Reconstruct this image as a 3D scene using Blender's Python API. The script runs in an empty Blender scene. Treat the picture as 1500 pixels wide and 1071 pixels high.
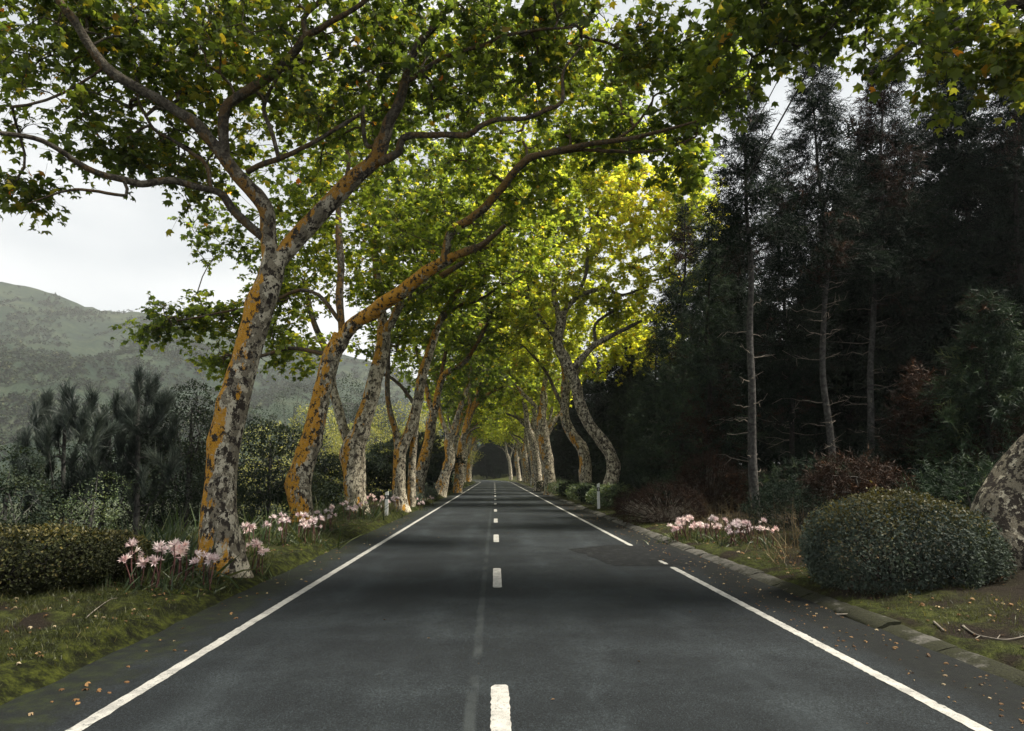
import bpy, math, random
import numpy as np
from mathutils import Vector

# ------------------------------------------------------------------ camera, world, sun, exposure
S = bpy.context.scene
COL = S.collection
FPX, CAMH = 1000.0, 1.75
PITCH = math.atan(0.1585); YAW = math.atan(0.0255 * math.cos(PITCH))
cam_d = bpy.data.cameras.new("camera"); cam = bpy.data.objects.new("camera", cam_d); COL.objects.link(cam)
cam_d.sensor_width = 36; cam_d.lens = 36 * FPX / 1500; cam_d.clip_start = 0.1; cam_d.clip_end = 20000
cam.location = (0, 0, CAMH); cam.rotation_euler = (math.pi / 2 + PITCH, 0, -YAW)
S.camera = cam
SUN_EL, SUN_AZ = math.radians(58), math.radians(96)      # azimuth clockwise from +Y (down the road)
W = bpy.data.worlds.new("World"); S.world = W; W.use_nodes = True
nt = W.node_tree; nt.nodes.clear()
def wn(t, **k):
    n = nt.nodes.new(t)
    for a, b in k.items(): setattr(n, a, b)
    return n
out = wn('ShaderNodeOutputWorld'); bg = wn('ShaderNodeBackground'); bg2 = wn('ShaderNodeBackground')
sky = wn('ShaderNodeTexSky', sky_type='NISHITA', sun_disc=False, sun_elevation=SUN_EL, sun_rotation=SUN_AZ)
nt.links.new(sky.outputs[0], bg.inputs[0]); bg.inputs[1].default_value = 0.08
tc = wn('ShaderNodeTexCoord'); mp = wn('ShaderNodeMapping'); mp.inputs['Scale'].default_value = (1, 1, 2.6)
nz = wn('ShaderNodeTexNoise'); nz.inputs['Scale'].default_value = 1.9; nz.inputs['Detail'].default_value = 7; nz.inputs['Roughness'].default_value = .52
nt.links.new(tc.outputs['Generated'], mp.inputs[0]); nt.links.new(mp.outputs[0], nz.inputs['Vector'])
rp = wn('ShaderNodeValToRGB'); rp.color_ramp.elements[0].position = .36; rp.color_ramp.elements[1].position = .66
rp.color_ramp.elements[0].color = (.50, .54, .56, 1); rp.color_ramp.elements[1].color = (.92, .92, .90, 1)
nt.links.new(nz.outputs[0], rp.inputs[0])
sep = wn('ShaderNodeSeparateXYZ'); nt.links.new(tc.outputs['Generated'], sep.inputs[0])
hz = wn('ShaderNodeMapRange'); hz.inputs[1].default_value = .02; hz.inputs[2].default_value = .55; hz.inputs[3].default_value = .55; hz.inputs[4].default_value = 0
nt.links.new(sep.outputs[2], hz.inputs[0])
mxw = wn('ShaderNodeMixRGB'); nt.links.new(hz.outputs[0], mxw.inputs[0]); nt.links.new(rp.outputs[0], mxw.inputs[1]); mxw.inputs[2].default_value = (.93, .93, .91, 1)
nt.links.new(mxw.outputs[0], bg2.inputs[0]); bg2.inputs[1].default_value = 0.53
mixw = wn('ShaderNodeMixShader'); mixw.inputs[0].default_value = .88
nt.links.new(bg.outputs[0], mixw.inputs[1]); nt.links.new(bg2.outputs[0], mixw.inputs[2]); nt.links.new(mixw.outputs[0], out.inputs[0])
sl = bpy.data.lights.new("sun", 'SUN'); so = bpy.data.objects.new("sun", sl); COL.objects.link(so)
sl.energy = 5.0; sl.angle = math.radians(11); sl.color = (1, .93, .80)
sd = Vector((math.sin(SUN_AZ) * math.cos(SUN_EL), math.cos(SUN_AZ) * math.cos(SUN_EL), math.sin(SUN_EL)))
so.rotation_euler = (-sd).to_track_quat('-Z', 'Y').to_euler()
S.view_settings.view_transform = 'Standard'; S.view_settings.look = 'None'
S.view_settings.exposure = 1.18; S.view_settings.gamma = 1.0
S.render.engine = 'CYCLES'
c = S.cycles
c.max_bounces = 8; c.diffuse_bounces = 5; c.glossy_bounces = 2; c.transmission_bounces = 4; c.volume_bounces = 0; c.transparent_max_bounces = 4
c.use_adaptive_sampling = True; c.adaptive_threshold = 0.015; c.use_denoising = True; c.caustics_reflective = False; c.caustics_refractive = False
c.sample_clamp_indirect = 4

# ------------------------------------------------------------------ helpers
RNG = np.random.default_rng(7)
FW = np.array([math.sin(YAW) * math.cos(PITCH), math.cos(YAW) * math.cos(PITCH), math.sin(PITCH)])
RT = np.array([math.cos(YAW), -math.sin(YAW), 0.0]); UP = np.cross(RT, FW)
def P(px, py, d):
    """point at d metres down the road seen at photo pixel (px, py)"""
    r = FW * FPX + RT * (px - 750) - UP * (py - 535.5)
    return np.array([0, 0, CAMH]) + r * (d / r[1])
_w = np.random.default_rng(3)
_FR = [(_w.normal(size=(5, 3)), _w.uniform(0, 6.28, 5)) for _ in range(4)]
def n3(p, f=1.0, k=0):
    """cheap smooth noise, about -1..1"""
    A, ph = _FR[k]
    return np.sin(p @ (A.T * f * 1.7) + ph).sum(1) / 2.6
def unit(v):
    return v / np.maximum(np.linalg.norm(v, axis=-1, keepdims=True), 1e-9)

class MB:
    def __init__(s): s.V = []; s.F = {}; s.n = 0; s.A = []; s.M = {}
    def add(s, V, F, a=0.0, m=0):
        V = np.asarray(V, float); F = np.asarray(F, int)
        s.V.append(V); k = F.shape[1]
        s.F.setdefault(k, []).append(F + s.n); s.M.setdefault(k, []).append(np.full(len(F), m))
        s.A.append(np.broadcast_to(np.asarray(a, float), (len(V),))); s.n += len(V)
    def build(s, name, mats, parent=None, origin=(0, 0, 0), smooth=True):
        me = bpy.data.meshes.new(name)
        V = np.concatenate(s.V) - np.asarray(origin, float)
        me.vertices.add(len(V)); me.vertices.foreach_set('co', V.astype(np.float32).ravel())
        idx = []; st = []; mi = []; o = 0
        for k, L in s.F.items():
            F = np.concatenate(L); idx.append(F.ravel()); st.append(o + k * np.arange(len(F))); o += F.size; mi.append(np.concatenate(s.M[k]))
        idx = np.concatenate(idx); st = np.concatenate(st); mi = np.concatenate(mi)
        me.loops.add(len(idx)); me.loops.foreach_set('vertex_index', idx.astype(np.int32))
        me.polygons.add(len(st)); me.polygons.foreach_set('loop_start', st.astype(np.int32))
        me.polygons.foreach_set('use_smooth', np.full(len(st), bool(smooth)))
        mats = mats if isinstance(mats, (list, tuple)) else [mats]
        for m in mats: me.materials.append(m)
        me.polygons.foreach_set('material_index', mi.astype(np.int32))
        at = me.attributes.new('val', 'FLOAT', 'POINT'); at.data.foreach_set('value', np.concatenate(s.A).astype(np.float32))
        me.update(calc_edges=True)
        ob = bpy.data.objects.new(name, me); COL.objects.link(ob)
        if parent is not None: ob.parent = parent
        else: ob.location = origin
        return ob

def tag(o, label=None, cat=None, group=None, kind=None):
    if label: o['label'] = label
    if cat: o['category'] = cat
    if group: o['group'] = group
    if kind: o['kind'] = kind
    return o
def thing(name, loc, label, cat, group=None):
    o = bpy.data.objects.new(name, None); COL.objects.link(o); o.location = tuple(loc); o.empty_display_size = .3
    return tag(o, label, cat, group)
def dup(root, loc, rz, sc, label, group=None):
    r = root.copy(); COL.objects.link(r); r.location = tuple(loc); r.rotation_euler = (0, 0, rz); r.scale = sc
    r['label'] = label
    if group: r['group'] = group
    for ch in list(root.children):
        c_ = ch.copy(); COL.objects.link(c_); c_.parent = r
        for g in ch.children:
            d_ = g.copy(); COL.objects.link(d_); d_.parent = c_
    return r

def smooth_path(pts, rad, step):
    pts = np.asarray(pts, float); rad = np.asarray(rad, float)
    q = np.vstack([2 * pts[0] - pts[1], pts, 2 * pts[-1] - pts[-2]])
    op = []; orr = []
    for i in range(len(pts) - 1):
        a, b, c_, d_ = q[i:i + 4]; n = max(2, int(np.linalg.norm(c_ - b) / step))
        t = np.linspace(0, 1, n, endpoint=False)[:, None]
        op.append(.5 * ((2 * b) + (c_ - a) * t + (2 * a - 5 * b + 4 * c_ - d_) * t ** 2 + (-a + 3 * b - 3 * c_ + d_) * t ** 3))
        orr.append(rad[i] + (rad[i + 1] - rad[i]) * t[:, 0])
    op.append(pts[-1:]); orr.append(rad[-1:])
    return np.vstack(op), np.concatenate(orr)

def tube(path, rad, k=12, lump=0.0, flare=None, f=2.0, knots=0):
    n = len(path)
    if knots:
        w_ = np.clip(np.arange(n) / 6.0, 0, 1)[:, None] * np.clip(np.arange(n)[::-1] / 3.0, 0, 1)[:, None]
        path = path + np.stack([n3(path + [7 * q_, 3, 0], .9 / (rad.mean() * 6), q_) for q_ in range(3)], 1) * rad[:, None] * .30 * w_
    T = unit(np.gradient(path, axis=0))
    u = np.cross(T[0], [0.3, 1, .2]); u /= np.linalg.norm(u); R = np.zeros((n, k, 3))
    ang = np.arange(k) * 2 * math.pi / k; ca, sa = np.cos(ang)[:, None], np.sin(ang)[:, None]
    for i in range(n):
        u = u - T[i] * (u @ T[i]); u /= np.linalg.norm(u); v = np.cross(T[i], u)
        R[i] = ca * u + sa * v
    r = np.repeat(rad[:, None], k, 1)
    if lump:
        pp = (path[:, None] + R * r[..., None]).reshape(-1, 3)
        r = r * (1 + lump * (n3(pp, f, 0) * .6 + n3(pp, f * 2.3, 1) * .4 + n3(pp, f * 5.5, 2) * .22).reshape(n, k))
    if knots:
        kr = np.random.default_rng(int(abs(path[0, 0] * 100) + n)); sl_ = np.concatenate([[0], np.cumsum(np.linalg.norm(np.diff(path, axis=0), axis=1))])
        for _ in range(knots):
            s0 = kr.uniform(0, sl_[-1]); a0 = kr.uniform(0, 6.28); da = np.abs((ang - a0 + math.pi) % (2 * math.pi) - math.pi); i0_ = int(np.searchsorted(sl_, s0)); r0_ = rad[min(n - 1, i0_)]
            r = r * (1 + kr.uniform(.10, .32) * np.exp(-((sl_ - s0) / (r0_ * .75)) ** 2)[:, None] * np.exp(-(da / .5) ** 2)[None])
    if flare is not None:
        s = np.concatenate([[0], np.cumsum(np.linalg.norm(np.diff(path, axis=0), axis=1))])
        r = r * (1 + np.exp(-s / flare[0])[:, None] * (flare[1] + flare[2] * np.sin(ang * flare[3] + 1.3) + flare[2] * .6 * np.sin(ang * 3 + 4))[None])
    V = (path[:, None] + R * r[..., None]).reshape(-1, 3)
    a = np.arange(n - 1)[:, None] * k; j = np.arange(k)[None]; j2 = (j + 1) % k
    F = np.stack([a + j, a + j2, a + k + j2, a + k + j], -1).reshape(-1, 4)
    return V, F, np.repeat(rad, k)

def frusta(A, B, ra, rb, k=4):
    A = np.asarray(A, float); B = np.asarray(B, float); n = len(A)
    T = unit(B - A); h = np.where(np.abs(T[:, 2:3]) < .9, [[0, 0, 1.0]], [[1.0, 0, 0]])
    u = unit(np.cross(T, h)); v = np.cross(T, u)
    ang = np.arange(k) * 2 * math.pi / k
    D = np.cos(ang)[None, :, None] * u[:, None] + np.sin(ang)[None, :, None] * v[:, None]
    ra = np.broadcast_to(ra, (n,)); rb = np.broadcast_to(rb, (n,))
    V = np.concatenate([A[:, None] + D * ra[:, None, None], B[:, None] + D * rb[:, None, None]], 1)
    j = np.arange(k); j2 = (j + 1) % k
    F0 = np.stack([j, j2, k + j2, k + j], -1)
    F = (F0[None] + (np.arange(n) * 2 * k)[:, None, None]).reshape(-1, 4)
    return V.reshape(-1, 3), F, np.repeat(np.stack([ra, rb], 1), k, axis=1).ravel()

def inst(TV, TF, pos, axis, nrm, size):
    """copies of a small template (x = width, y = along axis, z = normal) in one array"""
    n = len(pos); y = unit(axis); z = unit(nrm - y * (nrm * y).sum(1, keepdims=True)); x = np.cross(y, z)
    size = np.broadcast_to(np.asarray(size, float), (n,))[:, None, None]
    V = pos[:, None] + size * (TV[None, :, 0:1] * x[:, None] + TV[None, :, 1:2] * y[:, None] + TV[None, :, 2:3] * z[:, None])
    F = (TF[None] + (np.arange(n) * len(TV))[:, None, None]).reshape(-1, TF.shape[1])
    return V.reshape(-1, 3), F

LEAF5_V = np.array([[0, 0, 0], [-.56, .14, -.10], [-.36, .40, .03], [-.52, .72, -.08], [-.23, .70, .04], [0, 1.06, -.14], [.23, .70, .04], [.52, .72, -.08], [.36, .40, .03], [.56, .14, -.10]])
LEAF5_V[[1, 3, 5, 7, 9], 2] *= 1.9
LEAF5_F = np.array([[0, 2, 1], [2, 4, 3], [4, 6, 5], [6, 8, 7], [8, 0, 9], [0, 4, 2], [0, 6, 4], [0, 8, 6]])
LEAF3_V = np.array([[0, 0, 0], [-.58, .5, -.08], [-.22, .66, .03], [0, 1.06, -.1], [.22, .66, .03], [.58, .5, -.08]])
LEAF3_F = np.array([[0, 2, 1], [2, 4, 3], [4, 0, 5], [0, 4, 2]])
OVAL_V = np.array([[0, 0, 0], [-.3, .45, .06], [0, 1, -.06], [.3, .45, .06]]); OVAL_F = np.array([[0, 2, 1], [0, 3, 2]])
def sprig_template(n, L, w, spread, seed, up=.6):
    r = np.random.default_rng(seed); V = []; F = []
    for i in range(n):
        t = i / n; a = r.uniform(0, 6.28); b = np.array([0, t, 0]); d = np.array([math.cos(a) * spread, up, math.sin(a) * spread]); d /= np.linalg.norm(d)
        s = np.cross(d, r.normal(size=3)); s /= np.linalg.norm(s); l = L * r.uniform(.7, 1.2)
        k = len(V); V += [b - s * w / 2, b + s * w / 2, b + d * l]; F.append([k, k + 1, k + 2])
    return np.array(V), np.array(F)
SPRIG_V, SPRIG_F = sprig_template(13, .42, .065, .75, 1)
SPRIGL_V, SPRIGL_F = sprig_template(7, .55, .13, .8, 5)
TUFT_V, TUFT_F = sprig_template(26, 1.0, .042, .6, 2, 1.2); TUFT_V[:, 1] -= .25

# ------------------------------------------------------------------ materials
def newmat(name):
    m = bpy.data.materials.new(name); m.use_nodes = True; t = m.node_tree; t.nodes.clear()
    return m, t
class N:
    """tiny node helper"""
    def __init__(s, t): s.t = t
    def node(s, typ, **k):
        n = s.t.nodes.new(typ)
        for a, b in k.items(): setattr(n, a, b)
        return n
    def put(s, sock, v):
        if hasattr(v, 'links') or isinstance(v, bpy.types.NodeSocket): s.t.links.new(v, sock)
        else: sock.default_value = v
    def pos(s): return s.node('ShaderNodeTexCoord').outputs['Object']
    def gpos(s): return s.node('ShaderNodeNewGeometry').outputs['Position']
    def nrm(s): return s.node('ShaderNodeNewGeometry').outputs['Normal']
    def attr(s, n='val'): return s.node('ShaderNodeAttribute', attribute_name=n).outputs['Fac']
    def rnd(s): return s.node('ShaderNodeObjectInfo').outputs['Random']
    def noise(s, v, scale, detail=4, rough=.55, stretch=None, dist=0):
        if stretch:
            m = s.node('ShaderNodeMapping'); m.inputs['Scale'].default_value = stretch; s.t.links.new(v, m.inputs[0]); v = m.outputs[0]
        n = s.node('ShaderNodeTexNoise'); s.t.links.new(v, n.inputs['Vector']); n.inputs['Scale'].default_value = scale
        n.inputs['Detail'].default_value = detail; n.inputs['Roughness'].default_value = rough; n.inputs['Distortion'].default_value = dist
        return n.outputs[0]
    def ramp(s, f, stops, interp='LINEAR'):
        r = s.node('ShaderNodeValToRGB'); e = r.color_ramp; e.interpolation = interp
        while len(e.elements) < len(stops): e.elements.new(.5)
        for el, (p, c_) in zip(e.elements, stops):
            el.position = p; el.color = (*c_, 1) if len(c_) == 3 else c_
        s.put(r.inputs[0], f); return r.outputs[0]
    def step(s, f, a, b):
        r = s.node('ShaderNodeMapRange', interpolation_type='SMOOTHSTEP'); s.put(r.inputs[0], f); r.inputs[1].default_value = a; r.inputs[2].default_value = b
        return r.outputs[0]
    def math(s, op, a, b=0.0):
        m = s.node('ShaderNodeMath', operation=op); s.put(m.inputs[0], a); s.put(m.inputs[1], b); return m.outputs[0]
    def xyz(s, v):
        x = s.node('ShaderNodeSeparateXYZ'); s.t.links.new(v, x.inputs[0]); return x.outputs
    def mix(s, f, a, b, mode='MIX'):
        m = s.node('ShaderNodeMixRGB', blend_type=mode); s.put(m.inputs[0], f)
        s.put(m.inputs[1], (*a, 1) if isinstance(a, tuple) and len(a) == 3 else a); s.put(m.inputs[2], (*b, 1) if isinstance(b, tuple) and len(b) == 3 else b)
        return m.outputs[0]
    def bump(s, h, strength, dist):
        b = s.node('ShaderNodeBump'); s.t.links.new(h, b.inputs['Height']); b.inputs['Strength'].default_value = strength; b.inputs['Distance'].default_value = dist
        return b.outputs[0]
    def surf(s, col, rough=.8, spec=.3, normal=None):
        p = s.node('ShaderNodeBsdfPrincipled'); s.put(p.inputs['Base Color'], (*col, 1) if isinstance(col, tuple) and len(col) == 3 else col)
        s.put(p.inputs['Roughness'], rough); p.inputs['Specular IOR Level'].default_value = spec
        if normal is not None: s.t.links.new(normal, p.inputs['Normal'])
        return p.outputs[0]
    def out(s, sh):
        o = s.node('ShaderNodeOutputMaterial'); s.t.links.new(sh, o.inputs[0])

def simple(name, col, rough=.8, spec=.3, nscale=6, var=.35, bump=.0):
    m, t = newmat(name); n = N(t); f = n.noise(n.pos(), nscale, 5)
    c_ = n.mix(n.step(f, .3, .7), tuple(x * (1 - var) for x in col), tuple(min(1, x * (1 + var)) for x in col))
    n.out(n.surf(c_, rough, spec, n.bump(f, bump, .02) if bump else None)); return m

def leafmat(name, stops, trans=.4, tcol=1.6, rough=.45, spec=.35, hue=None):
    m, t = newmat(name); n = N(t)
    v = n.attr(); f = n.noise(n.gpos(), .55, 3)
    c_ = n.ramp(v, stops)
    c_ = n.mix(n.step(f, .32, .68), n.mix(1.0, c_, (.72, .74, .72), 'MULTIPLY'), n.mix(1.0, c_, (1.3, 1.26, 1.1), 'MULTIPLY'))
    p = n.surf(c_, rough, spec)
    tr = n.node('ShaderNodeBsdfTranslucent'); n.put(tr.inputs[0], n.mix(1.0, c_, hue or (tcol, tcol * .95, tcol * .45), 'MULTIPLY'))
    mx = n.node('ShaderNodeMixShader'); mx.inputs[0].default_value = trans; t.links.new(p, mx.inputs[1]); t.links.new(tr.outputs[0], mx.inputs[2])
    n.out(mx.outputs[0]); return m

def barkmat(name, lichen=.5, pale=.5, side=-1.0):
    m, t = newmat(name); n = N(t); p = n.pos(); rad = n.attr()
    a = n.noise(p, 5.2, 9, .66, (1, 1, .75)); a2 = n.noise(p, 8.0, 9, .68, (1, 1.1, .8)); b = n.noise(p, 22, 6, .66); d = n.noise(p, 70, 3, .6)
    off = .05 * (pale - .5)
    grey = n.ramp(d, [(.3, (.14, .12, .085)), (.6, (.27, .235, .17))]); cream = n.ramp(b, [(.3, (.42, .37, .27)), (.55, (.60, .54, .41)), (.75, (.68, .63, .51))]); dark = n.ramp(d, [(.3, (.020, .016, .013)), (.7, (.060, .047, .036))])
    c1 = n.mix(n.step(a, .505 - off, .515 - off), grey, cream); c1 = n.mix(n.step(a2, .475 - off, .465 - off), c1, dark)
    c1 = n.mix(n.math('MULTIPLY', n.step(b, .60, .62), .7), c1, (.30, .275, .225)); c1 = n.mix(n.step(b, .40, .38), c1, (.035, .028, .022))
    nx = n.xyz(n.nrm())
    l = n.noise(p, 1.9, 7, .68, (1, 1, .45)); l2 = b
    lv = n.math('ADD', l, n.math('MULTIPLY', n.math('SUBTRACT', n.math('MULTIPLY', nx[0], side), n.math('MULTIPLY', nx[1], .35)), .12))
    th = (.70 - .20 * lichen) if lichen > .2 else 2.0
    lm = n.math('MULTIPLY', n.math('MULTIPLY', n.step(lv, th, th + .025), n.step(b, .615, .60)), n.step(a2, .44, .46))
    lc = n.ramp(d, [(.3, (.32, .135, .010)), (.5, (.56, .26, .014)), (.7, (.68, .38, .030))])
    c2 = n.mix(n.math('MULTIPLY', lm, .94), c1, lc)
    thin = n.step(rad, .19, .085)
    tc_ = n.ramp(b, [(.3, (.025, .021, .017)), (.5, (.055, .046, .036)), (.7, (.13, .115, .088))])
    c3 = n.mix(n.math('MULTIPLY', thin, .88), c2, tc_)
    h = n.math('ADD', n.math('ADD', n.math('MULTIPLY', a, .5), b), n.math('MULTIPLY', d, .5))
    n.out(n.surf(c3, .85, .2, n.bump(h, .9, .05))); return m

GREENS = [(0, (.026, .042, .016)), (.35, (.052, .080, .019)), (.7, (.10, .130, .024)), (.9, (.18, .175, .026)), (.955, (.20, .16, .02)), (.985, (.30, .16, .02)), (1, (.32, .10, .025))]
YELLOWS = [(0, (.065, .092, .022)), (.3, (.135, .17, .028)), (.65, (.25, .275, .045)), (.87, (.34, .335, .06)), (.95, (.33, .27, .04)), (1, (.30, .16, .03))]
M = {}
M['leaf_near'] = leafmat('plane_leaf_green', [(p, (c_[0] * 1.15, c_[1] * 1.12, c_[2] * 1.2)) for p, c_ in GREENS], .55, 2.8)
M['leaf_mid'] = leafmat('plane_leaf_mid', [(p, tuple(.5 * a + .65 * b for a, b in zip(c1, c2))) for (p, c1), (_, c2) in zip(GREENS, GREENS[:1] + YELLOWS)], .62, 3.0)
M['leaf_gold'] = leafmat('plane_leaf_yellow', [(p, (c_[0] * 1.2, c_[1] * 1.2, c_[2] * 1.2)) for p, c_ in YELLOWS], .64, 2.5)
M['bark_orange'] = barkmat('bark_orange_lichen', .85, .5)
M['bark_more'] = barkmat('bark_heavy_lichen', 1.1, .45)
M['bark_mid'] = barkmat('bark_some_lichen', .62, .8)
M['bark_pale'] = barkmat('bark_pale_plates', .18, .5)
M['bark_buff'] = barkmat('bark_buff', .3, .62)
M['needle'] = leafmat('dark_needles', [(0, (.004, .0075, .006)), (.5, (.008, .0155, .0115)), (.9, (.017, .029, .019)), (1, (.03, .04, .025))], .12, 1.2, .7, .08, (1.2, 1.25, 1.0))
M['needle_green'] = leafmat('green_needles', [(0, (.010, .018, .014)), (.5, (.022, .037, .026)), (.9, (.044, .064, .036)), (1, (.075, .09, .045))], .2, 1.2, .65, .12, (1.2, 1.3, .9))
M['needle_brown'] = leafmat('dead_brown_needles', [(0, (.012, .008, .006)), (.5, (.026, .014, .010)), (.9, (.044, .026, .018)), (1, (.085, .044, .024))], .15, 1.2, .7, .15, (1.2, 1.0, .8))
M['needle_pine'] = leafmat('blue_grey_pine_needles', [(0, (.022, .031, .029)), (.6, (.046, .060, .055)), (1, (.085, .10, .09))], .2, 1.2, .45, .35, (1.2, 1.2, 1.1))
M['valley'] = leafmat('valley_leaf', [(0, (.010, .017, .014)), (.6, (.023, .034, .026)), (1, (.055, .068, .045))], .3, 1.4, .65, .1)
M['valley_sun'] = leafmat('valley_leaf_sunlit', [(0, (.09, .11, .035)), (.5, (.22, .23, .075)), (1, (.38, .36, .13))], .45, 1.6)  # sunlight on these valley crowns is put into the leaf colour
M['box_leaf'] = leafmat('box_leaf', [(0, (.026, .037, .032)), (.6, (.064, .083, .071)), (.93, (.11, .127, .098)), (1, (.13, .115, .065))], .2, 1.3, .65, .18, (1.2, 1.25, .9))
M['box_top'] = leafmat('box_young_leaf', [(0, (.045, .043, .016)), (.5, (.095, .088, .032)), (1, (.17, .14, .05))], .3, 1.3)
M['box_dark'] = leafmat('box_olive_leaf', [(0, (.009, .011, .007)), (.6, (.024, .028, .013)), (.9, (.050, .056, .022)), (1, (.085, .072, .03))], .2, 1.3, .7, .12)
M['hydrangea'] = leafmat('shrub_leaf_green', [(0, (.03, .05, .03)), (.5, (.07, .105, .055)), (1, (.15, .18, .09))], .3, 1.4)
M['con_bark'] = simple('grey_conifer_bark', (.052, .050, .047), .9, .15, 9, .6, .9)
M['con_bark_dark'] = simple('dark_conifer_bark', (.022, .02, .018), .9, .15, 9, .5, .8)
M['dead_twig'] = simple('pale_dead_twig', (.17, .15, .125), .9, .1, 8, .4)
M['stem'] = simple('lily_stem', (.075, .034, .030), .7, .2, 10, .6)
M['petal'] = leafmat('pink_petal', [(0, (.62, .44, .50)), (.5, (.76, .64, .68)), (1, (.86, .80, .81))], .35, 1.0, .5, .3, (1.0, .9, .92))
M['straw'] = leafmat('dry_straw', [(0, (.045, .034, .022)), (.5, (.095, .075, .048)), (1, (.20, .165, .11))], .2, 1.0, .8, .1, (1, .95, .8))
M['strap'] = leafmat('strap_leaf', [(0, (.02, .035, .018)), (.6, (.05, .075, .03)), (1, (.11, .12, .05))], .3, 1.3)
M['post_white'] = simple('post_white', (.72, .72, .70), .5, .4, 20, .08)
M['post_black'] = simple('post_black', (.02, .02, .02), .5, .4, 20, .2)
M['litter'] = leafmat('fallen_leaf', [(0, (.05, .027, .014)), (.4, (.12, .066, .030)), (.8, (.22, .13, .06)), (1, (.34, .28, .20))], .1, 1.0, .7, .2, (1, .9, .7))
M['grass'] = leafmat('grass_blade', [(0, (.018, .024, .009)), (.5, (.042, .052, .016)), (.85, (.085, .09, .028)), (1, (.19, .16, .07))], .35, 1.4)
M['wire'] = simple('cable_black', (.02, .02, .02), .6, .3)
M['sign_grey'] = simple('sign_plate_grey', (.38, .38, .36), .5, .4, 8, .12)

# ------------------------------------------------------------------ terrain
KL, KR = -3.67, 4.32       # left edge of the asphalt, right edge
def xo(y):
    y = np.asarray(y, float); a = np.clip(y - 135, 0, 165)
    return -a ** 2 / 520.0
def sstep(x, a, b):
    t = np.clip((x - a) / (b - a), 0, 1); return t * t * (3 - 2 * t)
def zg(x, y):
    """ground height, x measured from the road's own line"""
    x = np.asarray(x, float); y = np.asarray(y, float); t = -x
    p = np.stack([x, y, x * 0], -1).reshape(-1, 3)
    nn = n3(p, .9, 0).reshape(x.shape); n2 = n3(p, 3.1, 1).reshape(x.shape); n4 = n3(p, 7.5, 2).reshape(x.shape)
    zl = .17 * sstep(t + .05 * nn + .025 * n4, 3.68, 4.02) + .13 * sstep(t, 4.0, 5.4)
    zl = zl + sstep(t, 3.75, 4.1) * (.03 * n2 + .025 * nn + .012 * n4) - .5 * np.clip(t - 6.9, 0, 1e9) * sstep(t, 6.7, 9)
    zl = np.where(t > 6.9, np.maximum(zl, -13 + .8 * nn), zl)
    zr = .11 * sstep(x, 4.50, 4.72) + .12 * sstep(x, 4.7, 6.2) + sstep(x, 4.6, 5) * (.02 * n2 + .02 * nn + .008 * n4) + .10 * np.clip(x - 6.5, 0, 26) + .25 * sstep(x, 7, 12) * (nn + .5 * n2) * .6
    return np.where(x < 0, np.where(t < 3.6, -.03, zl - .03 * (1 - sstep(t, 3.6, 3.72))), np.where(x < 4.40, -.03, zr - .03 * (1 - sstep(x, 4.4, 4.5))))
def gz(x, y): return float(zg(np.array([x - float(xo(y))]), np.array([y]))[0])

def grid(xs, ys, zf, name, mat, kind='structure', bend=True):
    X, Y = np.meshgrid(xs, ys); Z = zf(X, Y)
    if bend: X = X + xo(Y)
    V = np.stack([X, Y, Z], -1).reshape(-1, 3); nx = len(xs)
    a = (np.arange(len(ys) - 1)[:, None] * nx + np.arange(nx - 1)[None]).ravel()
    F = np.stack([a, a + 1, a + nx + 1, a + nx], -1)
    b = MB(); b.add(V, F); return tag(b.build(name, mat), kind=kind)

m, t = newmat('ground_mat'); n = N(t); gp = n.gpos(); q = n.xyz(gp)
f1 = n.noise(gp, 1.3, 5); f2 = n.noise(gp, 7, 6, .65); f3 = n.noise(gp, 38, 4, .75)
turf = n.ramp(n.math('ADD', n.math('MULTIPLY', f2, .6), n.math('MULTIPLY', f3, .4)), [(.34, (.011, .009, .006)), (.46, (.026, .030, .010)), (.56, (.056, .066, .016)), (.7, (.11, .11, .036))])
moss = n.ramp(n.math('ADD', n.math('MULTIPLY', f2, .7), n.math('MULTIPLY', f3, .3)), [(.36, (.006, .006, .004)), (.47, (.016, .019, .006)), (.55, (.044, .052, .010)), (.66, (.09, .10, .016))])
dirt = n.ramp(f3, [(.3, (.011, .009, .007)), (.55, (.025, .019, .014)), (.75, (.06, .046, .032))])
ax = n.math('ABSOLUTE', n.math('ADD', q[0], .3))
mossm = n.step(ax, 4.35, 3.95)
c1 = n.mix(n.step(f1, .46, .62), turf, dirt); c1 = n.mix(mossm, c1, moss)
right = n.step(q[0], 4.9, 6.6)
c1 = n.mix(n.math('MULTIPLY', right, .85), c1, dirt)
left = n.step(q[0], -6.2, -8.0)
c1 = n.mix(left, c1, n.ramp(f1, [(.3, (.022, .026, .016)), (.6, (.045, .055, .028))]))
n.out(n.surf(c1, .95, .1, n.bump(n.math('ADD', f2, f3), 1.0, .06))); M['ground'] = m
xs = np.concatenate([[-1900, -1200, -800, -550, -400, -300, -200, -140], np.linspace(-100, -14, 24), np.linspace(-13, -7.2, 22), np.linspace(-7, -3.6, 60), [-3.2, -1.5, 0, 2, 3.9, 4.3], np.linspace(4.42, 7, 44), np.linspace(7.2, 16, 36), np.linspace(17, 60, 22), [80, 120, 200, 350, 600, 900, 1400]])
ys = np.concatenate([np.linspace(-30, 3, 34), np.linspace(3.1, 16, 160), np.linspace(16.2, 45, 120), np.linspace(46, 140, 95), np.linspace(143, 330, 50), [360, 400, 460, 560, 700, 900, 1250, 1800]])
grid(xs, ys, zg, 'ground', M['ground'])

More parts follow.
